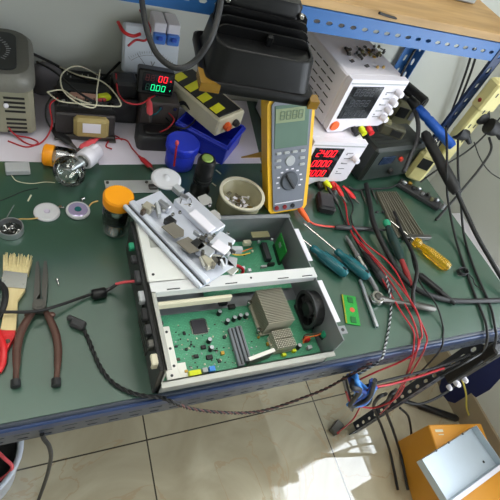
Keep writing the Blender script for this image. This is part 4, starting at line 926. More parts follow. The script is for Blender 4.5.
# fan blower
fc = C(307, 309, .045); b = MB()
b.M = Matrix.Translation((fc.x, fc.y, .043)) @ Matrix(((0, 0, 1, 0), (1, 0, 0, 0), (0, 1, 0, 0), (0, 0, 0, 1)))
b.ringdisc((0, 0, 0), .031, .0275, -.002, .024, 40); fan = b.build('fan_shroud', M_BLK, cs)
b = MB(); b.box((fc.x+.000, fc.y, .043), (.0022, .060, .060), 0, .001)
b = MB(); b.M = Matrix.Translation((fc.x-.003, fc.y, .043)) @ Matrix(((0, 0, 1, 0), (1, 0, 0, 0), (0, 1, 0, 0), (0, 0, 0, 1)))
for ro in (0,):
    nn = 40; o_ = rrect(.060, .060, .006, 6); vs = [(x, y, 0) for x, y in o_]
b.ringdisc((0, 0, 0), .0335, .0275, 0, .003, 40); b.build('fan_frame', M_DGRY, fan)
b = MB(); b.M = Matrix.Translation((fc.x+.004, fc.y, .043)) @ Matrix(((0, 0, 1, 0), (1, 0, 0, 0), (0, 1, 0, 0), (0, 0, 0, 1)))
b.prof((0, 0, -.006), (0, 0, .010), [(0, .012), (.15, .015), (1, .015)], 24); b.prof((0, 0, .012), (0, 0, .014), [(0, .0275), (1, .0275)], 30)
M0 = b.M.copy()
for i in range(9):
    b.M = M0 @ Matrix.Rotation(i*2*PI/9, 4, 'Z') @ Matrix.Translation((.020, 0, .003)) @ Matrix.Rotation(.6, 4, 'X'); b.box((0, 0, 0), (.014, .0165, .0014), 0, .0005)
b.build('impeller', M_BLKR, fan)
b = MB(); b.box((fc.x+.013, fc.y, .016), (.034, .05, .006), 0, .001); b.build('fan_mount', M_BLK, fan)
chip(322, 337, .012, .010, .012, M_BGRN, 'choke', z0=HB+.012, rz=.4)
c = C(324, 335, .035); b = MB(); b.prof((c.x, c.y, HB+.02), (c.x, c.y, HB+.030), [(0, .006), (.6, .0065), (1, .005)], 18); b.build('green_cap', M_GRNP, cs)
b = MB(); b.tube([C(325, 322, .04), C(327, 329, .04), C(318, 335, .035), C(306, 338, .03), C(303, 343, .022)], .0011, 6); b.build('fan_wire', M_COPW, cs)
b = MB(); b.tube([C(326, 320, .042), C(328, 328, .042), C(319, 333, .037), C(305, 335, .032), C(304, 341, .022)], .0011, 6); b.build('fan_wire', M_BROWN, cs)
chip(305, 341, .010, .008, .010, M_RED, 'red_connector'); chip(308, 349, .008, .006, .008, M_LGRY, 'fan_connector')
# standing metal tab near the front wall
b = MB(); a = C(247, 365, .02); q = C(270, 356, .02); d = q-a; b.at((a.x, a.y, .012), (0, 0, math.atan2(d.y, d.x))); b.box((d.length/2, 0, .011), (d.length, .0015, .020)); b.box((d.length/2+.003, .003, .021), (d.length+.004, .006, .0015), 1); b.prof((d.length*.55, -.0012, .014), (d.length*.55, -.0006, .014), [(0, .003), (1, .003)], 14, 2); b.build('metal_tab', [mat('tab_dark', (92, 84, 76), .4, .4), M_ALB0, M_BLK], cs)
# rear compartment
rb = MB().box((.190, .200, .012), (.170, .112, .0016)).build('rear_board', M_PCB, cs)
a = C(261, 241, .025); q = C(272, 261, .025); m_ = (a+q)/2
b = MB(); b.box((m_.x, m_.y, HB+.007), (.012, .040, .012), 0, .001, -.06); b.box((m_.x, m_.y, HB+.0132), (.003, .034, .0006), 1, 0, -.06); b.build('card_slot', [mat('slot_black', (40, 42, 46), .4), M_DGRY], rb)
a = C(281, 247, .04); b = MB(); b.box((a.x, a.y, .036), (.0016, .044, .036), 0, 0, -.10); b.box((a.x-.0012, a.y+.004, .04), (.001, .010, .008), 1, 0, -.10); b.box((a.x-.0012, a.y-.010, .036), (.001, .006, .006), 2, 0, -.10); b.box((a.x, a.y, .0165), (.005, .046, .008), 2, 0, -.1); b.build('daughter_board', [M_PCB2, M_LGRY, M_BLK], rb)
chip(246, 245, .015, .008, .010, M_IVORY, 'ivory_connector', z0=HB+.008, par=rb); chip(260, 235, .036, .014, .0015, M_KHAKI, 'bracket_plate', z0=.050, par=rb)
for px, py, a, bb_, h, m2 in ((233, 262, .006, .006, .004, M_BLK), (242, 270, .007, .006, .008, M_WHT), (236, 272, .006, .005, .005, M_BRASS), (248, 273, .006, .006, .010, M_WHT), (252, 252, .004, .004, .003, M_IVORY), (244, 256, .004, .003, .002, M_BLK), (258, 243, .005, .004, .006, M_WHT), (271, 241, .005, .004, .006, M_WHT), (263, 268, .012, .004, .006, M_LGRY), (270, 266, .014, .005, .008, M_BLK)):
    chip(px, py, a, bb_, h, m2, 'component', par=rb)

# drive carrier plate resting on the case
A_, B_, D_ = P(123, 205, .095), P(158, 187, .095), P(200, 287, .095)
ex = (D_-A_).normalized()
dk = thing('drive_carrier', 'bent sheet-metal drive carrier with brackets, lying diagonally on the computer case', 'metal part', M=basis(Vector((A_.x, A_.y, TT+.0875)), ex, (0, 0, 1)))
LL = (D_-A_).length; WW = .076
b = MB(); b.box((LL/2, WW/2, .002), (LL, WW, .002)); b.box((LL/2, .003, .004), (LL, .006, .008), 0, .001); b.box((LL/2, .016, .006), (LL, .011, .010), 0, .002); b.box((LL/2, .0085, .0035), (LL-.002, .004, .0012), 1)
b.prof((.012, .030, .003), (.012, .030, .0035), [(0, .002), (1, .002)], 10, 1); b.prof((.03, .066, .003), (.03, .066, .0035), [(0, .002), (1, .002)], 10, 1); b.build('plate', [mat('bluish_aluminium', (216, 220, 232), .42, .3, var=.05, scale=20), M_DGRY], dk)
iD = dk.matrix_world.inverted()
def D(px, py, h): return iD @ P(px, py, h)
def dbox(name, px, py, z, sx, sy_, sz, m_, rz=0.0, bev=.0008, par=dk, rx=0.0):
    c = D(px, py, .0875+z+sz/2); b = MB(); b.at((c.x, c.y, z+sz/2), (rx, 0, rz)); b.box((0, 0, 0), (sx, sy_, sz), 0, bev); return b.build(name, m_, par)
M_LAL = mat('bright_aluminium', (214, 216, 226), .35, .4, var=.05)
M_TRP = mat('grey_beige_metal', (134, 128, 116), .42, .4, var=.05)
dbox('bracket_block', 199, 215, .003, .090, .034, .014, M_LAL, .05)
dbox('label_plate', 202, 221, .0175, .048, .017, .004, M_WHT, .05)
dbox('end_bracket', 222, 243, .010, .030, .034, .010, M_LAL, .25)
dbox('end_plate', 221, 247, .0205, .026, .020, .002, M_WHT, .25)
for px, py in ((175, 227), (190, 242)):
    c = D(px, py, .116); b = MB(); b.at((c.x, c.y, .021), (-.35, 0, .12)); b.prism([(-.014, -.016), (.014, -.016), (.017, .004), (.007, .017), (-.014, .015)], -.001, .001); b.build('flap', M_TRP, dk)
for px, py in ((205, 198), (214, 214)):
    c = D(px, py, .104); b = MB(); b.at((c.x, c.y, .012), (.2, 0, -.2)); b.prism([(-.010, -.008), (.010, -.010), (.012, .008), (.002, .012), (-.010, .008)], -.001, .001); b.build('flap', mat('pale_flap', (186, 184, 180), .42, .4), dk)
dbox('latch_block', 148, 208, .011, .016, .014, .012, M_FIN, .3); dbox('latch_arm', 158, 210, .010, .026, .006, .010, M_LGRY, -.5); dbox('latch_arm', 164, 206, .006, .022, .008, .012, M_ALU, .2)
dbox('latch_pin', 143, 212, .010, .006, .008, .010, M_BROWN, .2); dbox('small_bracket', 184, 200, .004, .014, .010, .018, M_ALU, .4); dbox('small_bracket', 178, 190, .004, .018, .012, .012, M_LGRY, .1)
dbox('motor', 170, 222, .004, .016, .014, .012, M_BLK, .1); dbox('motor', 197, 247, .004, .020, .016, .016, M_BLK, .1)
dbox('spindle_bracket', 205, 252, .006, .026, .018, .014, M_ALU, .3); dbox('spindle_bracket', 208, 262, .006, .022, .016, .012, M_FIN, -.2); dbox('spindle_arm', 214, 256, .014, .028, .005, .005, M_STEEL, .9); dbox('spindle_arm', 202, 262, .016, .020, .005, .004, M_STEEL, -.4)
dbox('clamp', 236, 250, .002, .020, .008, .012, M_LGRY, 1.0); dbox('clamp', 232, 262, .000, .016, .020, .003, M_LGRY, .7); dbox('corner_plate', 229, 268, .0, .026, .018, .002, M_CASE, .2)
for px, py in ((180, 212), (190, 205), (206, 235), (214, 235), (173, 214), (228, 233), (210, 205)):
    c = D(px, py, .106); b = MB(); b.prof((c.x, c.y, .016), (c.x, c.y, .0205), [(0, .003), (.6, .003), (1, .002)], 12); b.build('rivet', M_STEEL, dk)
c = D(184, 203, .108); b = MB(); b.tube([(c.x, c.y, .016), (c.x+.006, c.y+.010, .020), (c.x-.004, c.y+.018, .018), (c.x-.012, c.y+.008, .018), (c.x-.004, c.y-.004, .018)], .0009, 6); b.build('wire_spring', M_STEEL, dk)
q_ = P(166, 180, .091)
one('plastic_disc', MB().prof(q_, q_+Vector((0, 0, .006)), [(0, .025), (.3, .0265), (.8, .026), (1, .022)], 40).prof(q_+Vector((0, 0, .006)), q_+Vector((0, 0, .008)), [(0, .010), (1, .004)], 20, flat=.7), M_MILK, 'round milky white plastic disc resting on the back corner of the drive carrier', 'disc')
M_ALB = mat('white_aluminium', (228, 230, 238), .4, .3, var=.04)
random.seed(5)
for i in range(30):
    px, py = random.choice([(150, 208), (160, 206), (186, 204), (196, 207), (176, 215), (205, 240), (214, 250), (207, 258), (228, 250), (218, 262), (226, 262), (200, 236)])
    px += random.uniform(-6, 6); py += random.uniform(-5, 5); z = random.uniform(.004, .016)
    dbox('bracket_piece', px, py, z, random.uniform(.005, .014), random.uniform(.003, .010), random.uniform(.002, .010), random.choice([M_ALB, M_ALU, M_LGRY, M_STEEL, M_TRP, M_BLK, M_DSTL]), random.uniform(-1, 1), .0006)
# cables at the carrier
one('cable', MB().tube([P(219, 250, .09), P(221, 258, .085), P(228, 265, .075), P(238, 266, .06), (P(243, 270, .05)), P(240, 276, .04), P(230, 280, .035)], .0028, 10), M_REDC, 'flat red data cable curling from the drive carrier into the computer case', 'cable')
one('wire', MB().tube([P(226, 246, .08), P(232, 251, .07), P(240, 252, .05), P(252, 248, .03)], .0010, 6), M_COPW, 'thin orange wire from the drive carrier to the rear circuit board', 'wire')
one('wire', MB().tube([P(227, 249, .08), P(233, 254, .07), P(241, 255, .05), P(250, 253, .03)], .0010, 6), M_YEL, 'thin yellow wire from the drive carrier to the rear circuit board', 'wire')
# memory module
rm = thing('memory_module', 'green memory module with gold contacts lying on the mat', 'memory module', M=basis(P(350.5, 310, .001), P(360.5, 326, .001)-P(355, 294, .001), (0, 0, 1)))
b = MB(); b.box((0, 0, .0008), (.064, .030, .0012)); rp_ = b.build('board', M_PCB2, rm)
b = MB()
for i in range(40):
    if i != 26: b.box((-.031+i*.00158, -.0135, .0016), (.001, .0028, .0004))
b.build('contacts', M_GOLD, rp_)
b = MB(); b.prof((0, .003, .0014), (0, .003, .0018), [(0, .0055), (1, .0055)], 8); b.build('red_mark', mat('dull_red_ink', (196, 84, 56), .6), rp_)
for x in (-.022, .022): MB().box((x, .002, .002), (.013, .011, .0012), 0, .0003).build('memory_chip', mat('chip_dark_green', (36, 104, 52), .4), rp_)

# ================================================================ RIGHT SIDE OF THE BENCH
def tool(name, label, cat, a, b, M=None):
    """empty at the handle end; local x runs from a to b"""
    a = Vector(a); b = Vector(b); d = b-a
    return thing(name, label, cat, M=basis(a, d, (0, 0, 1))), d.length
for tip, mid, end, l in (((292, 231), (311, 247), (347, 275), 'teal-handled screwdriver lying nearest the computer case'), ((303, 223), (336, 250), (369, 278), 'teal-handled screwdriver pointing at the multimeter, right one of the two')):
    t, L = tool('screwdriver', l, 'screwdriver', P(*tip, .010), P(*end, .013)); k = (P(*mid, .011)-P(*tip, .010)).length/L
    MB().prof((0, 0, 0), (L*k+.005, 0, 0), [(0, .0012), (.03, .0026), (.06, .0022), (1, .0022)], 12).build('shaft', M_STEEL, t)
    b = MB(); b.prof((L*k, 0, 0), (L, 0, 0), [(0, .005), (.03, .0075), (.10, .0082), (.18, .0066), (.26, .0085), (.5, .0115), (.78, .0118), (.93, .0105), (1, .006)], 24)
    for i in range(6): a = i*PI/3; b.at((L*(k+(1-k)*.55), .0112*math.cos(a), .0112*math.sin(a)), (a, 0, 0)); b.box((0, 0, 0), (L*(1-k)*.5, .002, .0015), 0, .0006)
    b.build('handle', M_TEAL, t)
    b = MB(); b.box((L-.011, 0, .0110), (.010, .005, .002), 0, .0009); b.build('hang_hole', M_BLK, t)
t, L = tool('screwdriver', 'screwdriver with an amber transparent handle on the right of the bench', 'screwdriver', P(389, 220, .009), P(449, 268, .012)); k = .43
MB().prof((0, 0, 0), (L*k+.005, 0, 0), [(0, .001), (.04, .003), (.08, .0026), (1, .0026)], 12).build('shaft', M_STEEL, t)
b = MB(); b.prof((L*k, 0, 0), (L, 0, 0), [(0, .009), (.06, .0115), (.12, .0115), (.2, .007), (.3, .0085), (.42, .012), (.9, .0125), (1, .009)], 8, smooth=False); b.build('handle', M_AMBER, t)
MB().prof((L-.002, 0, 0), (L+.002, 0, 0), [(0, .004), (1, .003)], 10).build('end_cap', M_CREAM, t)
t = thing('adapter', 'small black rectangular adapter lying behind the teal screwdrivers', 'adapter', tuple(P(324, 208, .001)), -.30)
MB().box((0, .006, .010), (.040, .054, .020), 0, .004).build('body', M_BLK, t); MB().box((0, .006, .0203), (.030, .042, .0008)).build('recess', M_DGRY, t)
t = thing('test_lead', 'meter lead with an orange-red plug and a long dark probe lying on the mat', 'test lead', tuple(P(300, 212, .02)))
o0 = Vector(t.location)
def rr(*p): return [P(*q)-o0 for q in p]
q = rr((298, 206, .022), (309, 222, .012)); MB().prof(q[0], q[1], [(0, .0055), (.3, .0065), (.8, .005), (1, .003)], 14).build('plug', M_ORB, t)
MB().tube(rr((308, 220, .012), (314, 224, .008), (324, 226, .005), (337, 227, .005)), .0021, 8).build('lead_wire', mat('salmon_red_wire', (214, 78, 66), .4), t)
q = rr((335, 227, .007), (386, 230, .007)); MB().prof(q[0], q[1], [(0, .003), (.04, .0055), (.3, .0062), (.34, .0048), (.8, .0045), (.95, .003), (1, .0015)], 14).build('probe_body', M_DGRY, t)
lead_w = lambda *p: LP(*p)
clip_lead('test_lead', 'black crocodile clip lead with a lime collar under the lower power supply', P(326, 184, .020), P(335, 198, .008), M_BLK, r=.006, wire=[P(338, 205, .005), P(344, 220, .004), P(352, 234, .005), P(362, 252, .008), P(380, 280, .01)], wr=.0018)
one('banana_plug', MB().prof(P(325, 181, .024), P(331, 188, .018), [(0, .0058), (.5, .0062), (1, .004)], 14), M_LIME, 'lime yellow plug hanging under the front of the lower power supply', 'plug')
clip_lead('test_lead', 'red crocodile clip lead under the lower power supply, left one of the two red ones', P(335, 183, .022), P(343, 197, .012), M_RED, r=.0062, wire=[P(345, 204, .006), P(348, 222, .005), P(356, 240, .010), P(376, 262, .014), P(396, 290, .014), P(412, 318, .012), P(418, 338, .004), E(417, 350), E(411, 366), E(402, 384, .19), E(390, 404, .19), E(380, 414, .2)], wr=.0017, wcol=M_REDC)
clip_lead('test_lead', 'red crocodile clip lead under the lower power supply, right one with a black wire', P(343, 186, .022), P(355, 199, .012), M_RED, r=.0065, wire=[P(353, 206, .008), P(351, 218, .005), P(357, 234, .006), P(370, 256, .010), P(384, 282, .012)], wr=.0019, wcol=M_BLKR)
for i, (pts, l) in enumerate((
    ([P(352, 226, .012), P(366, 244, .016), P(384, 258, .018), P(396, 272, .018), P(410, 300, .018), P(426, 334, .004), E(425, 347), E(420, 358), E(408, 378, .19), E(400, 390, .19)], 'red wire crossing the bench to the front edge, rightmost of the red wires'),
    ([P(354, 236, .010), P(372, 258, .012), P(384, 282, .014), P(400, 310, .013), P(413, 330, .005), P(414, 341, .004), E(413, 352), E(408, 370), E(398, 392, .19)], 'red wire crossing the bench to the front edge, leftmost of the red wires'),
    ([P(360, 242, .016), P(382, 266, .020), P(398, 284, .020), P(416, 310, .016), P(422, 334, .004), P(420, 340, .004), E(416, 352), E(400, 362), E(376, 372), E(350, 384, .20)], 'dark red wire bending left below the front edge of the bench'))):
    one('wire', MB().tube(pts, .0017, 8), M_REDC, l, 'wire')
# pens, rods and probes in the middle of the heap
t, L = tool('probe', 'slim grey probe with a chrome middle lying among the red wires', 'probe', P(346, 236, .006), P(378, 292, .007))
MB().prof((0, 0, 0), (L, 0, 0), [(0, .002), (.1, .004), (.34, .0045), (.35, .0055), (.62, .0055), (.64, .004), (.95, .0045), (1, .002)], 16).build('barrel', M_GRY, t); MB().prof((L*.4, 0, 0), (L*.56, 0, 0), [(0, .0058), (1, .0058)], 16).build('chrome_sleeve', M_STEEL, t)
t, L = tool('glue_pen', 'fat black pen-shaped tool lying beside the grey probe', 'tool', P(363, 252, .009), P(392, 292, .009))
MB().prof((0, 0, 0), (L, 0, 0), [(0, .003), (.12, .007), (.7, .0085), (.95, .008), (1, .005)], 18).build('barrel', M_BLK, t)
MB().prof((L*.55, 0, 0), (L*.75, 0, 0), [(0, .0088), (1, .0088)], 18).build('grip_band', M_DGRY, t)
t, L = tool('metal_rod', 'straight bright metal rod lying in front of the second teal screwdriver', 'rod', P(360, 280, .005), P(377, 327, .005))
MB().prof((0, 0, 0), (L, 0, 0), [(0, .003), (.02, .0038), (.98, .0038), (1, .0035)], 16).build('rod', M_ALU, t); MB().prof((L, 0, 0), (L+.0005, 0, 0), [(0, .0018), (1, .0018)], 12).build('bore', M_BLK, t)
t, L = tool('ratchet_wrench', 'chrome ratchet wrench lying across the wires near the front edge', 'wrench', P(377, 298, .012), P(435, 309, .011))
b = MB(); b.prof((0, 0, -.006), (0, 0, .006), [(0, .0125), (.15, .0140), (.85, .0140), (1, .0125)], 28); b.build('head', M_STEEL, t)
MB().prof((0, 0, .006), (0, 0, .0085), [(0, .008), (.7, .008), (1, .006)], 20).build('reverse_knob', M_DSTL, t)
b = MB(); b.prof((.008, 0, 0), (L, 0, 0), [(0, .009), (.12, .0062), (.2, .0052), (.55, .0055), (.58, .0072), (.95, .0078), (1, .005)], 18, flat=.8); b.build('handle', M_DSTL, t)
t, L = tool('marker_pen', 'black pen with a dark grey clip lying in front of the amber screwdriver', 'pen', P(417, 273, .007), P(455, 304, .007))
MB().prof((0, 0, 0), (L, 0, 0), [(0, .003), (.06, .0058), (.9, .006), (1, .004)], 16).build('barrel', M_BLK, t); MB().box((L*.35, .003, .0062), (L*.55, .003, .0016), 0, .0005).build('clip', M_DGRY, t)
t, L = tool('soldering_iron', 'soldering iron with a dark green grip and red collar among the cables', 'soldering iron', P(386, 222, .016), P(412, 286, .012))
b = MB(); b.prof((.012, 0, 0), (L*.62, 0, 0), [(0, .006), (.15, .0085), (.35, .0105), (.8, .0108), (1, .007)], 20); b.build('grip', mat('dark_green_grip', (36, 58, 56), .2), t)
MB().prof((-.003, 0, 0), (.014, 0, 0), [(0, .0075), (.6, .0085), (1, .006)], 16).build('green_cap', M_GRNP, t); MB().prof((L*.62, 0, 0), (L, 0, 0), [(0, .0055), (.5, .006), (1, .0035)], 16).build('red_collar', mat('dull_red', (150, 48, 50), .45), t)
# aluminium fin stack
for i in range(5):
    a = P(379+i*4.2, 190, .012); c = P(400+i*6.2, 235, .012); d = c-a
    t = thing('metal_bar', 'thin dark grey metal bar, one of five laid side by side on the mat', 'bar', M=basis(Vector((a.x, a.y, TT+.001)), d, (0, 0, 1)), group='metal bars laid side by side')
    b = MB(); b.box((d.length/2, 0, .002), (d.length, .0105, .004)); b.box((d.length/2, -.0038, .005), (d.length, .002, .004)); b.box((d.length/2, .0038, .005), (d.length, .002, .004)); b.build('profile', mat('bar_metal', (128, 124, 110), .45, .4, var=.1), t)
t = thing('metal_end_piece', 'dark bar across the near end of the five metal bars', 'bar', tuple(P(415, 239, .001)), -.06)
MB().box((0, 0, .006), (.080, .010, .012), 0, .001).build('bar', M_DSTL, t)
for a, c, l in (((361, 190), (367, 206), 'thin steel drill bit lying left of the thick black cable'), ((371, 188), (378, 204), 'thin steel drill bit lying right of the thick black cable')):
    one('drill_bit', MB().prof(P(*a, .003), P(*c, .003), [(0, .0022), (.6, .0022), (.62, .0014), (1, .0008)], 10), M_DSTL, l, 'drill bit')
for px, l in ((377, 'tiny black pin header left of the metal bars, left one of the pair'), (383, 'tiny black pin header left of the metal bars, right one of the pair')):
    q = P(px, 212, .003); one('pin_header', MB().box(tuple(q), (.008, .005, .006), 0, .001), M_BLK, l, 'connector')
# dark instrument with a small display
i0, i1 = P(363, 186, 0), P(399, 180, 0)
t = thing('test_instrument', 'dark green bench instrument with a small display and a red button behind the metal bars', 'instrument', M=basis((i0.x-.012, i0.y+.012, TT+.001), (i1-i0), (0, 0, 1)))
Wd = (i1-i0).length+.05
b = MB(); b.box((Wd/2, .045, .051), (Wd, .09, .102), 0, .006); b.build('housing', M_BGRN, t)
b = MB(); b.at((Wd/2, -.0006, .051), (0, 0, 0)); b.box((0, 0, 0), (Wd*.92, .003, .090), 0, .001); b.build('front_panel', mat('dark_panel', (34, 42, 38), .4), t)
MB().box((Wd*.30, -.003, .068), (.048, .003, .024), 0, .001).build('display', mat('navy_display', (30, 44, 66), .15, var=0), t)
MB().prof((Wd*.56, -.002, .068), (Wd*.56, -.009, .068), [(0, .006), (1, .005)], 14).build('red_button', mat('red_button', (214, 62, 44), .4), t)
MB().prof((Wd*.50, -.002, .030), (Wd*.50, -.012, .030), [(0, .008), (.8, .0075), (1, .006)], 20).build('knob', M_BLK, t)
b = MB()
for i in range(5): b.box((Wd*.4, .02+i*.012, .1022), (Wd*.6, .003, .001))
b.build('vent_slots', M_BLK, t)
MB().box((Wd*.92, .012, .107), (.014, .014, .012), 0, .003).build('corner_knob', mat('grey_blue', (110, 122, 132), .4), t)
# clutter on and behind the instrument
def blob(name, label, cat, px, py, h, sx, sy_, sz, m_, rz=0.0, extra=None):
    q = P(px, py, h); t = thing(name, label, cat, (q.x, q.y, TT+h-sz/2), rz)
    MB().box((0, 0, sz/2), (sx, sy_, sz), 0, min(sx, sy_, sz)*.18).build('body', m_, t)
    if extra: extra(t)
    return t
def can(name, label, cat, a, b, r, m_, ends=None, prof=None):
    a = Vector(a); b = Vector(b); t = thing(name, label, cat, M=basis(a, b-a, (0, 0, 1) if abs((b-a).normalized().z) < .9 else (1, 0, 0))); L = (b-a).length
    MB().prof((0, 0, 0), (L, 0, 0), prof and [(k, v*r) for k, v in prof] or [(0, r*.9), (.04, r), (.96, r), (1, r*.9)], 24).build('body', m_, t)
    if ends: MB().prof((L-.001, 0, 0), (L+.003, 0, 0), [(0, r*.6), (1, r*.5)], 16).build('end_ring', ends, t)
    return t
can('black_tube', 'fat black tube lying behind the upper power supply knobs', 'tube', P(398, 82, .12), P(424, 104, .12), .019, M_BLK, M_DGRY)
blob('equipment_box', 'khaki and black plastic box behind the dark green instrument', 'box', 396, 118, .060, .075, .060, .118, M_KHAKI, -.3, lambda t: (MB().box((-.01, -.031, .095), (.03, .003, .03), 0, .001).build('dark_opening', M_BLK, t), MB().box((.02, -.0315, .10), (.014, .003, .04), 0, .001).build('grey_strip', M_GRY, t), MB().box((0, 0, .1195), (.05, .012, .004), 0, .001).build('handle_bar', M_BLK, t)))
blob('plastic_part', 'dark olive plastic part lying on top of the dark green instrument', 'part', 392, 130, .135, .06, .022, .028, mat('dark_olive', (66, 64, 46), .5), -.45, lambda t: (MB().box((.01, -.0115, .014), (.026, .002, .016), 0, .0006).build('slot', M_BLK, t), MB().box((-.018, 0, .030), (.014, .016, .006), 0, .001).build('boss', M_KHAKI, t)))
blob('plug', 'lime green plug beside the lowest knob of the upper power supply', 'plug', 386, 119, .12, .014, .010, .010, M_LIME, .4)
blob('charger', 'dark grey charger wedged between the upper power supply and the dark instrument', 'charger', 376, 132, .088, .034, .05, .034, M_DGRY, -.2)
one('cable', MB().tube([P(402, 95, .13), P(412, 105, .14), P(418, 122, .13), P(417, 140, .11), P(412, 152, .09), P(404, 172, .06)], .0055, 12), M_DGRY, 'thick grey cable arching down beside the dark green instrument', 'cable')
t = can('gripped_tool', 'bright blue rubber-gripped tool leaning in front of the shelf post', 'handle', P(417, 107, .145), P(453, 147, .12), .0115, M_CBL, None, [(0, .7), (.04, .95), (.25, 1.05), (.3, .9), (.34, 1.1), (.95, 1.05), (1, .8)])
MB().prof((-.03, 0, 0), (.002, 0, 0), [(0, .010), (.8, .013), (1, .009)], 20).build('black_collar', M_BLK, t)
t = can('hot_air_gun', 'long black handheld tool slanting down in front of the bench corner', 'tool', P(424, 132, .13), P(457, 193, .085), .0125, M_BLKR, None, [(0, .6), (.05, .95), (.5, 1.0), (.55, 1.12), (.92, 1.15), (1, .8)])
MB().tube([(.03, -.004, .012), (.032, -.004, .020), (.040, -.004, .020), (.042, -.004, .012)], .0014, 6).build('hook', M_STEEL, t)
one('cable', MB().tube([P(456, 190, .088), P(463, 206, .07), P(477, 236, .05), P(492, 262, .03), P(512, 296, .01)], .0052, 12), M_BLKR, 'thick black cable leading from the long black handle off the bench', 'cable')
# electronics strip and ivory box
a, c = P(399, 182, .012), P(440, 207, .012)
t = thing('circuit_strip', 'dark circuit strip with small metal parts behind the metal bars', 'circuit board', M=basis(Vector((a.x, a.y, TT+.001)), Vector((c.x-a.x, c.y-a.y, 0)), (0, 0, 1))); L = (Vector((c.x-a.x, c.y-a.y, 0))).length
MB().box((L/2, .008, .006), (L, .032, .012), 0, .002).build('board', M_DGRY, t)
for i, m_ in enumerate((M_ALU, M_BRASS, M_BLK, M_ALU, M_GRY, M_BLK, M_KHAKI, M_ALU)):
    MB().box((.012+i*L/9, .008+(.006 if i % 2 else -.005), .016), (.010, .008, .008), 0, .0015, .3*i).build('component', m_, t)
q = P(443, 206, .008); t = thing('thumb_nut', 'small round metal thumb nut at the end of the dark circuit strip', 'nut', (q.x, q.y, TT+.001)); MB().prof((0, 0, 0), (0, 0, .014), [(0, .008), (.5, .0085), (.55, .006), (1, .005)], 18).build('body', M_GRY, t)
blob('plastic_box', 'pale yellow plastic box standing behind the dark circuit strip', 'box', 421, 163, .05, .05, .05, .09, M_YIV, -.5, lambda t: MB().box((0, -.0255, .06), (.03, .002, .03), 0, .0005).build('black_window', M_BLK, t))
# ivory extension socket on the shelf post
t = thing('extension_socket', 'pale yellow extension socket strip fixed to the front post of the shelf rack', 'power strip', (.960, .682, .900))
b = MB(); b.box((0, -.006, .075), (.042, .026, .23), 0, .004); b.build('housing', M_YIV, t)
b = MB(); b.box((0, -.008, .155), (.052, .034, .075), 0, .005); b.build('switch_end', M_YIV, t)
b = MB(); b.prof((-.026, -.008, .140), (-.0285, -.008, .140), [(0, .0050), (.6, .0050), (1, .0035)], 16); b.build('red_lamp', mat('dark_red_lamp', (140, 34, 20), .3), t)
for z in (.03, .075, .120, .165):
    b = MB()
    for dx in (-.008, .008): b.box((dx, -.0195 if z < .11 else -.0255, z), (.003, .001, .010))
    b.build('socket', M_DGRY, t)
for (px, py, x, r, l) in ((461, 131, .955, .019, 'black mains plug in the extension socket, lower left one'), (480, 114, .980, .021, 'black mains plug in the extension socket, upper right one'), (492, 126, 1.0, .019, 'black mains plug at the right, below the upper plug')):
    q = PX(px, py, x); t = thing('mains_plug', l, 'plug', tuple(q)); b = MB(); b.prof((-.012, 0, 0), (.018, -.010, -.006), [(0, r), (.2, r*1.05), (.7, r*.9), (1, r*.6)], 18); b.build('body', M_BLKR, t); MB().prof((.014, -.008, -.004), (.034, -.02, -.02), [(0, r*.5), (1, r*.3)], 12).build('strain_relief', M_BLKR, t)
for pts, r, l in (
    ([P(446, 128, .16), P(447, 150, .14), P(447, 178, .10), P(448, 200, .05), P(456, 240, .008), P(470, 282, .004), P(484, 318, .004), P(487, 330, .004), E(487, 341), E(482, 352), E(466, 362, .185), E(440, 376, .18)], .0028, 'black cable running down the right end of the bench, left one of two'),
    ([P(458, 140, .14), P(458, 170, .11), P(461, 205, .05), P(464, 235, .008), P(474, 268, .004), P(490, 305, .004), P(495, 327, .004), E(496, 338), E(492, 352), E(478, 364, .185), E(456, 378, .18)], .0028, 'black cable running down the right end of the bench, right one of two'),
    ([P(489, 137, .14), P(491, 150, .12), P(480, 168, .09), P(462, 190, .05), P(443, 212, .015), P(436, 220, .004)], .0032, 'thick black cable sagging from the mains plugs towards the circuit strip'),
    ([P(500, 118, .14), P(484, 136, .12), P(466, 152, .10), P(440, 168, .07), P(420, 182, .03)], .0022, 'thin black cable stretching from the right to the pale yellow box'),
    ([P(474, 142, .12), P(480, 158, .1), P(490, 172, .08), P(506, 182, .07)], .0014, 'thin black cable curving off to the right beside the plugs'),
    ([P(366, 184, .01), P(370, 204, .009), P(374, 224, .018), P(386, 250, .012), P(402, 276, .009), P(420, 291, .009), P(448, 300, .006), P(480, 301, .006), P(520, 299, .006)], .0058, 'thick black cable sweeping across the right half of the bench'),
    ([P(348, 186, .012), P(356, 190, .004), P(370, 189, .004), P(388, 188, .004), P(398, 184, .01)], .0022, 'thin black cable lying in front of the dark green instrument'),
    ([P(409, 236, .01), P(413, 262, .012), P(421, 284, .020), P(436, 304, .014), P(443, 326, .003), P(443, 336, .003), E(442, 346), E(434, 358), E(410, 382, .19)], .0018, 'thin black wire curving over the front edge right of the red wires'),
    ([P(394, 212, .006), P(402, 232, .012), P(412, 252, .020), P(417, 270, .022), P(413, 292, .020), P(414, 310, .012)], .0040, 'medium black cable passing beside the amber screwdriver')):
    one('cable', MB().tube(pts, r, 10), M_BLKR, l, 'cable')
t = thing('twisted_lead', 'black and white twisted lead hanging over the front edge of the bench', 'lead', tuple(P(388, 284, .01)))
o0 = Vector(t.location); twist([P(*q)-o0 for q in ((386, 276, .016), (389, 290, .020), (391, 306, .006), (390, 320, .004), (387, 338, .003), (385, 347, .003))]+[E(382, 358)-o0, E(372, 366)-o0, E(352, 378)-o0], .0014, .012, (M_BLKR, M_LGRY), t, ('black_strand', 'white_strand'))
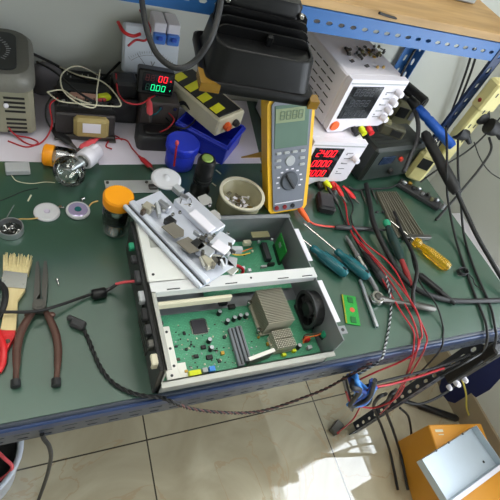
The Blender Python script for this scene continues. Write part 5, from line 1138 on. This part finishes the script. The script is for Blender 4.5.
t = thing('wire_bundle', 'small black tied wire bundle on the mat at the right beside the black cables', 'wire', tuple(P(461, 273, .001)))
b = MB(); o = []
for i in range(40): a = i*.9; o.append((.013*math.cos(a)*(1+.15*math.sin(i*2.3)), .009*math.sin(a), .006+.004*math.sin(i*.7)))
b.tube(o, .0013, 6, res=3); b.build('coil', M_BLKR, t)
b = MB(); b.tube([(.010, -.004, .006), (.02, -.018, .003), (.016, -.034, .002), (.026, -.05, .002)], .0013, 6); b.build('tail', M_BLKR, t)
# black cables hanging from the shelf
one('cable', MB().tube([(.56, .690, 1.175), P(424, 30, .345), P(412, 55, .30), P(402, 74, .26), P(396, 92, .20)], .0024, 8), M_BLKR, 'black cable hanging from the shelf behind the upper power supply', 'cable')
for k, l in ((0, 'black cable hanging against the back wall under the shelf, left one of the two'), (5, 'black cable hanging against the back wall under the shelf, right one of the two')):
    one('cable', MB().tube([PY(477+k, 40, .935), PY(474+k, 46, .93), PY(466+k, 72, .93), PY(456+k*.8, 100, .93), PY(444+k*.4, 132, .93), PY(438, 150, .93)], .0035, 8), M_BLKR, l, 'cable')
# small grey box on the shelf board
t = thing('small_box', 'light grey box standing on the wooden shelf board at the right', 'box', (.86, .86, SZ+.058)); MB().box((0, 0, .02), (.10, .06, .04), 0, .003).build('body', M_LGRY, t); MB().box((0, -.0302, .02), (.06, .001, .02)).build('label', M_DGRY, t)

# ================================================================ BELOW THE BENCH
t = thing('power_strip', 'black power strip with white plugs strapped to the right front bench leg', 'power strip', (.918, .196, .545))
b = MB(); b.box((0, 0, .090), (.040, .026, .18), 0, .004); b.build('housing', M_BLK, t)
for z in (.12, .15): MB().box((-.0, -.0135, z), (.012, .001, .016)).build('switch', M_DGRY, t)
for i, (dx, z) in enumerate(((-.010, -.010), (.010, .002), (-.010, .018), (.010, .030))):
    l = ('white plug in the black power strip, lowest one', 'white plug in the black power strip, second from the bottom', 'white plug in the black power strip, third from the bottom', 'white plug in the black power strip, topmost one')[i]
    q = Vector(t.location)+Vector((dx, -.014, z)); m = MB(); m.prof(q, q+Vector((-.002, -.012, .004)), [(0, .0065), (.7, .006), (1, .004)], 16); one('plug', m, M_WHT, l, 'plug')
for pts, r, m_, l in (
    ([PY(42, 434, .207), PY(44, 439, .204), PY(49, 446, .20), PY(51, 456, .20), PY(49, 468, .20), PY(45, 482, .20), (-.075, .18, .22), (-.10, .13, .03), (-.14, .07, .006), (-.25, -.02, .005)], .0032, M_BLKR, 'black cable hanging below the left front edge of the bench'),
    ([E(386, 394, .20), E(378, 398, .185), P(374, 408, -.5), P(382, 428, -.64), P(390, 452, -.77), P(394, 470, -.785), P(398, 490, -.785)], .0045, M_BLKR, 'thick black cable falling from the bench leg to the floor, left of two'),
    ([E(396, 390, .20), E(390, 396, .185), P(386, 410, -.5), P(393, 430, -.64), P(400, 452, -.77), P(404, 470, -.785), P(408, 490, -.785)], .0045, M_BLKR, 'thick black cable falling from the bench leg to the floor, right of two'),
    ([P(400, 408, -.5), P(408, 416, -.62), P(411, 430, -.72), P(411, 444, -.785), P(409, 462, -.785)], .004, M_BLKR, 'thin black cable curving on the floor left of the orange box'),
    ([P(404, 402, -.5), P(420, 404, -.5), P(440, 396, -.48), P(456, 384, -.45), P(466, 368, -.4)], .004, M_BLKR, 'black cable sagging between the bench leg and the navy bag'),
    ([P(456, 368, -.40), P(462, 380, -.5), P(466, 394, -.6), P(467, 410, -.7), P(474, 422, -.787), P(486, 430, -.787), P(496, 436, -.787)], .0032, mat('pale_yellow_cable', (232, 216, 96), .45), 'yellow cable hanging down to the floor behind the orange box'),
    ([E(470, 354, .19), E(446, 364, .19), E(420, 372, .19), E(396, 378, .19), E(372, 384, .19), E(352, 390, .20)], .0028, M_BLKR, 'black cable strung under the bench edge towards the blue wire bundle'),
    ([E(460, 362, .185), E(440, 370, .185), E(416, 378, .185), E(392, 384, .185), E(368, 390, .19), E(352, 396, .20)], .0026, M_BLKR, 'lower black cable strung under the bench edge near the blue wire bundle'),
    ([E(444, 368, .18), E(420, 376, .18), E(392, 384, .18), E(372, 388, .18), E(356, 396, .2)], .0024, M_REDC, 'dark red cable strung under the bench edge towards the blue wire bundle'),
    ([E(404, 386, .17), E(398, 396, .17), E(386, 404, .17), E(370, 408, .18), E(352, 403, .19), E(346, 392, .2)], .0022, M_REDC, 'dark red wire looping around the blue wire bundle'),
    ([P(336, 434, -.785), P(346, 426, -.70), P(354, 418, -.60), P(362, 404, -.50), E(374, 392, .19)], .0024, M_REDC, 'dark red wire climbing from the floor beside the bench leg foot')):
    one('cable', MB().tube(pts, r, 10), m_, l, 'cable')
t = thing('wire_bundle', 'bundle of blue and black wires hanging under the bench edge beside the leg', 'wire', tuple(E(360, 392, .2)))
o0 = Vector(t.location); random.seed(3)
for i in range(9):
    m_ = (M_PCBB, mat('royal_blue_wire', (40, 70, 150), .5), M_BLKR)[i % 3]
    yy = random.uniform(.16, .20); U = lambda a: random.uniform(-a, a); o = [E(352+U(4), 374+U(2), .205), E(356+U(5), 384+U(5), yy), E(361+U(5), 394+U(5), yy), E(352+U(5), 404+U(4), yy), E(364+U(6), 401+U(3), yy), E(374+U(4), 384+U(4), yy)]
    b = MB(); b.tube([q-o0 for q in o], .0042, 8); b.build('wire', m_, t)
b = MB(); a, c = E(344, 378, .205)-o0, E(352, 410, .20)-o0; b.prof(a, c, [(0, .005), (1, .005)], 4); b.build('black_bracket', M_BLK, t)
t, L = tool('black_wand', 'long black wand-shaped tool lying on the floor behind the orange box', 'tool', P(400, 399, -.788), P(458, 419, -.785))
MB().prof((0, 0, 0), (L, 0, 0), [(0, .006), (.3, .008), (.34, .012), (.95, .014), (1, .008)], 16).build('barrel', M_BLK, t)
# foot connector near the leg foot
q = P(336, 428, -.79); t = thing('connector', 'small metal connector on the floor at the foot of the bench leg', 'connector', (q.x, q.y, .001), .5)
MB().box((0, 0, .012), (.05, .03, .024), 0, .003).build('body', M_DSTL, t); MB().box((-.01, -.016, .014), (.014, .003, .012), 0, .001).build('red_contact', M_REDC, t); MB().box((.012, -.016, .014), (.012, .003, .012), 0, .001).build('white_contact', M_WHT, t)
# orange box with a silver tray
t = thing('steel_box', 'orange painted steel box standing on the floor at the bottom right', 'box', (1.165, .015, .001), -.20)
b = MB(); b.box((0, 0, .10), (.215, .23, .20), 0, .003); b.build('body', M_ORBX, t)
b = MB(); b.box((-.075, .095, .2006), (.030, .008, .0008)); b.box((-.072, .083, .2006), (.020, .003, .0008)); b.build('faint_mark', M_CREAM, t)
t = thing('steel_tray', 'shallow silver steel tray resting on top of the orange box', 'tray', (1.115, .020, .202), .16)
b = MB(); tray(b, .27, .125, .030, .002); b.build('tray', mat('tray_steel', (186, 196, 204), .38, .35, var=.06, scale=12), t)
b = MB(); b.box((0, -.0675, .0295), (.27, .012, .0015)); b.build('front_lip', M_WHT, t)
for x in (-.07, -.01, .06): MB().prof((x, .0595, .031), (x, .0655, .031), [(0, .003), (1, .003)], 10).build('hinge_stud', M_DSTL, t)
MB().prof((.095, -.035, .002), (.095, -.035, .003), [(0, .004), (1, .004)], 14).build('hole', M_BLK, t)
# navy bag at the right
q = P(493, 372, -.55); t = thing('bag', 'navy cloth bag standing on the floor at the right edge', 'bag', (q.x+.06, q.y+.02, .001), .3)
b = MB(); Rb = []
for k, (w_, d_, z) in enumerate(((.17, .12, 0), (.19, .14, .03), (.19, .13, .20), (.16, .09, .32), (.13, .05, .36))): Rb.append([(x*(1+.05*math.sin(7*x/w_+k)), y*(1+.06*math.cos(9*y/d_+k)), z) for x, y in rrect(w_, d_, min(w_, d_)*.3)])
b.loft(Rb); b.build('body', M_NAVY, t)
MB().tube([(-.05, 0, .34), (-.03, -.02, .41), (.03, -.02, .41), (.05, 0, .34)], .007, 8).build('strap', mat('black_webbing', (20, 20, 28), .8), t)
MB().box((.0, -.072, .09), (.10, .012, .08), 0, .005).build('pocket', mat('brown_leather', (112, 78, 58), .6), t)
# waste bin bottom left
t = thing('waste_bin', 'white round bin with a black liner under the left end of the bench', 'bin', (-.205, .36, .001))
b = MB(); n = 40; W = [(.085, 0), (.118, .225), (.122, .228), (.122, .236), (.112, .236), (.108, .225), (.08, .006), (.001, .004)]
b.loft([[(q*math.cos(2*PI*i/n), q*math.sin(2*PI*i/n), z) for i in range(n)] for q, z in W], 0, True, False); b._add([(.085*math.cos(2*PI*i/n), .085*math.sin(2*PI*i/n), 0) for i in range(n)], [tuple(range(n-1, -1, -1))]); b.build('shell', mat('bin_white', (196, 202, 214), .4), t)
b = MB(); b.loft([[(q*math.cos(2*PI*i/n)*(1+.02*math.sin(5*i)), q*math.sin(2*PI*i/n), z) for i in range(n)] for q, z in ((.106, .226), (.098, .18), (.05, .15), (.001, .145))], 0, True, False); b.build('liner', M_BLKR, t)
one('cable', MB().tube([P(-6, 448, -.55), P(4, 458, -.55), P(12, 466, -.56), P(8, 474, -.57), P(-6, 484, -.58)], .004, 8), M_PINK, 'pinkish red cable lying across the rim of the white bin', 'cable')
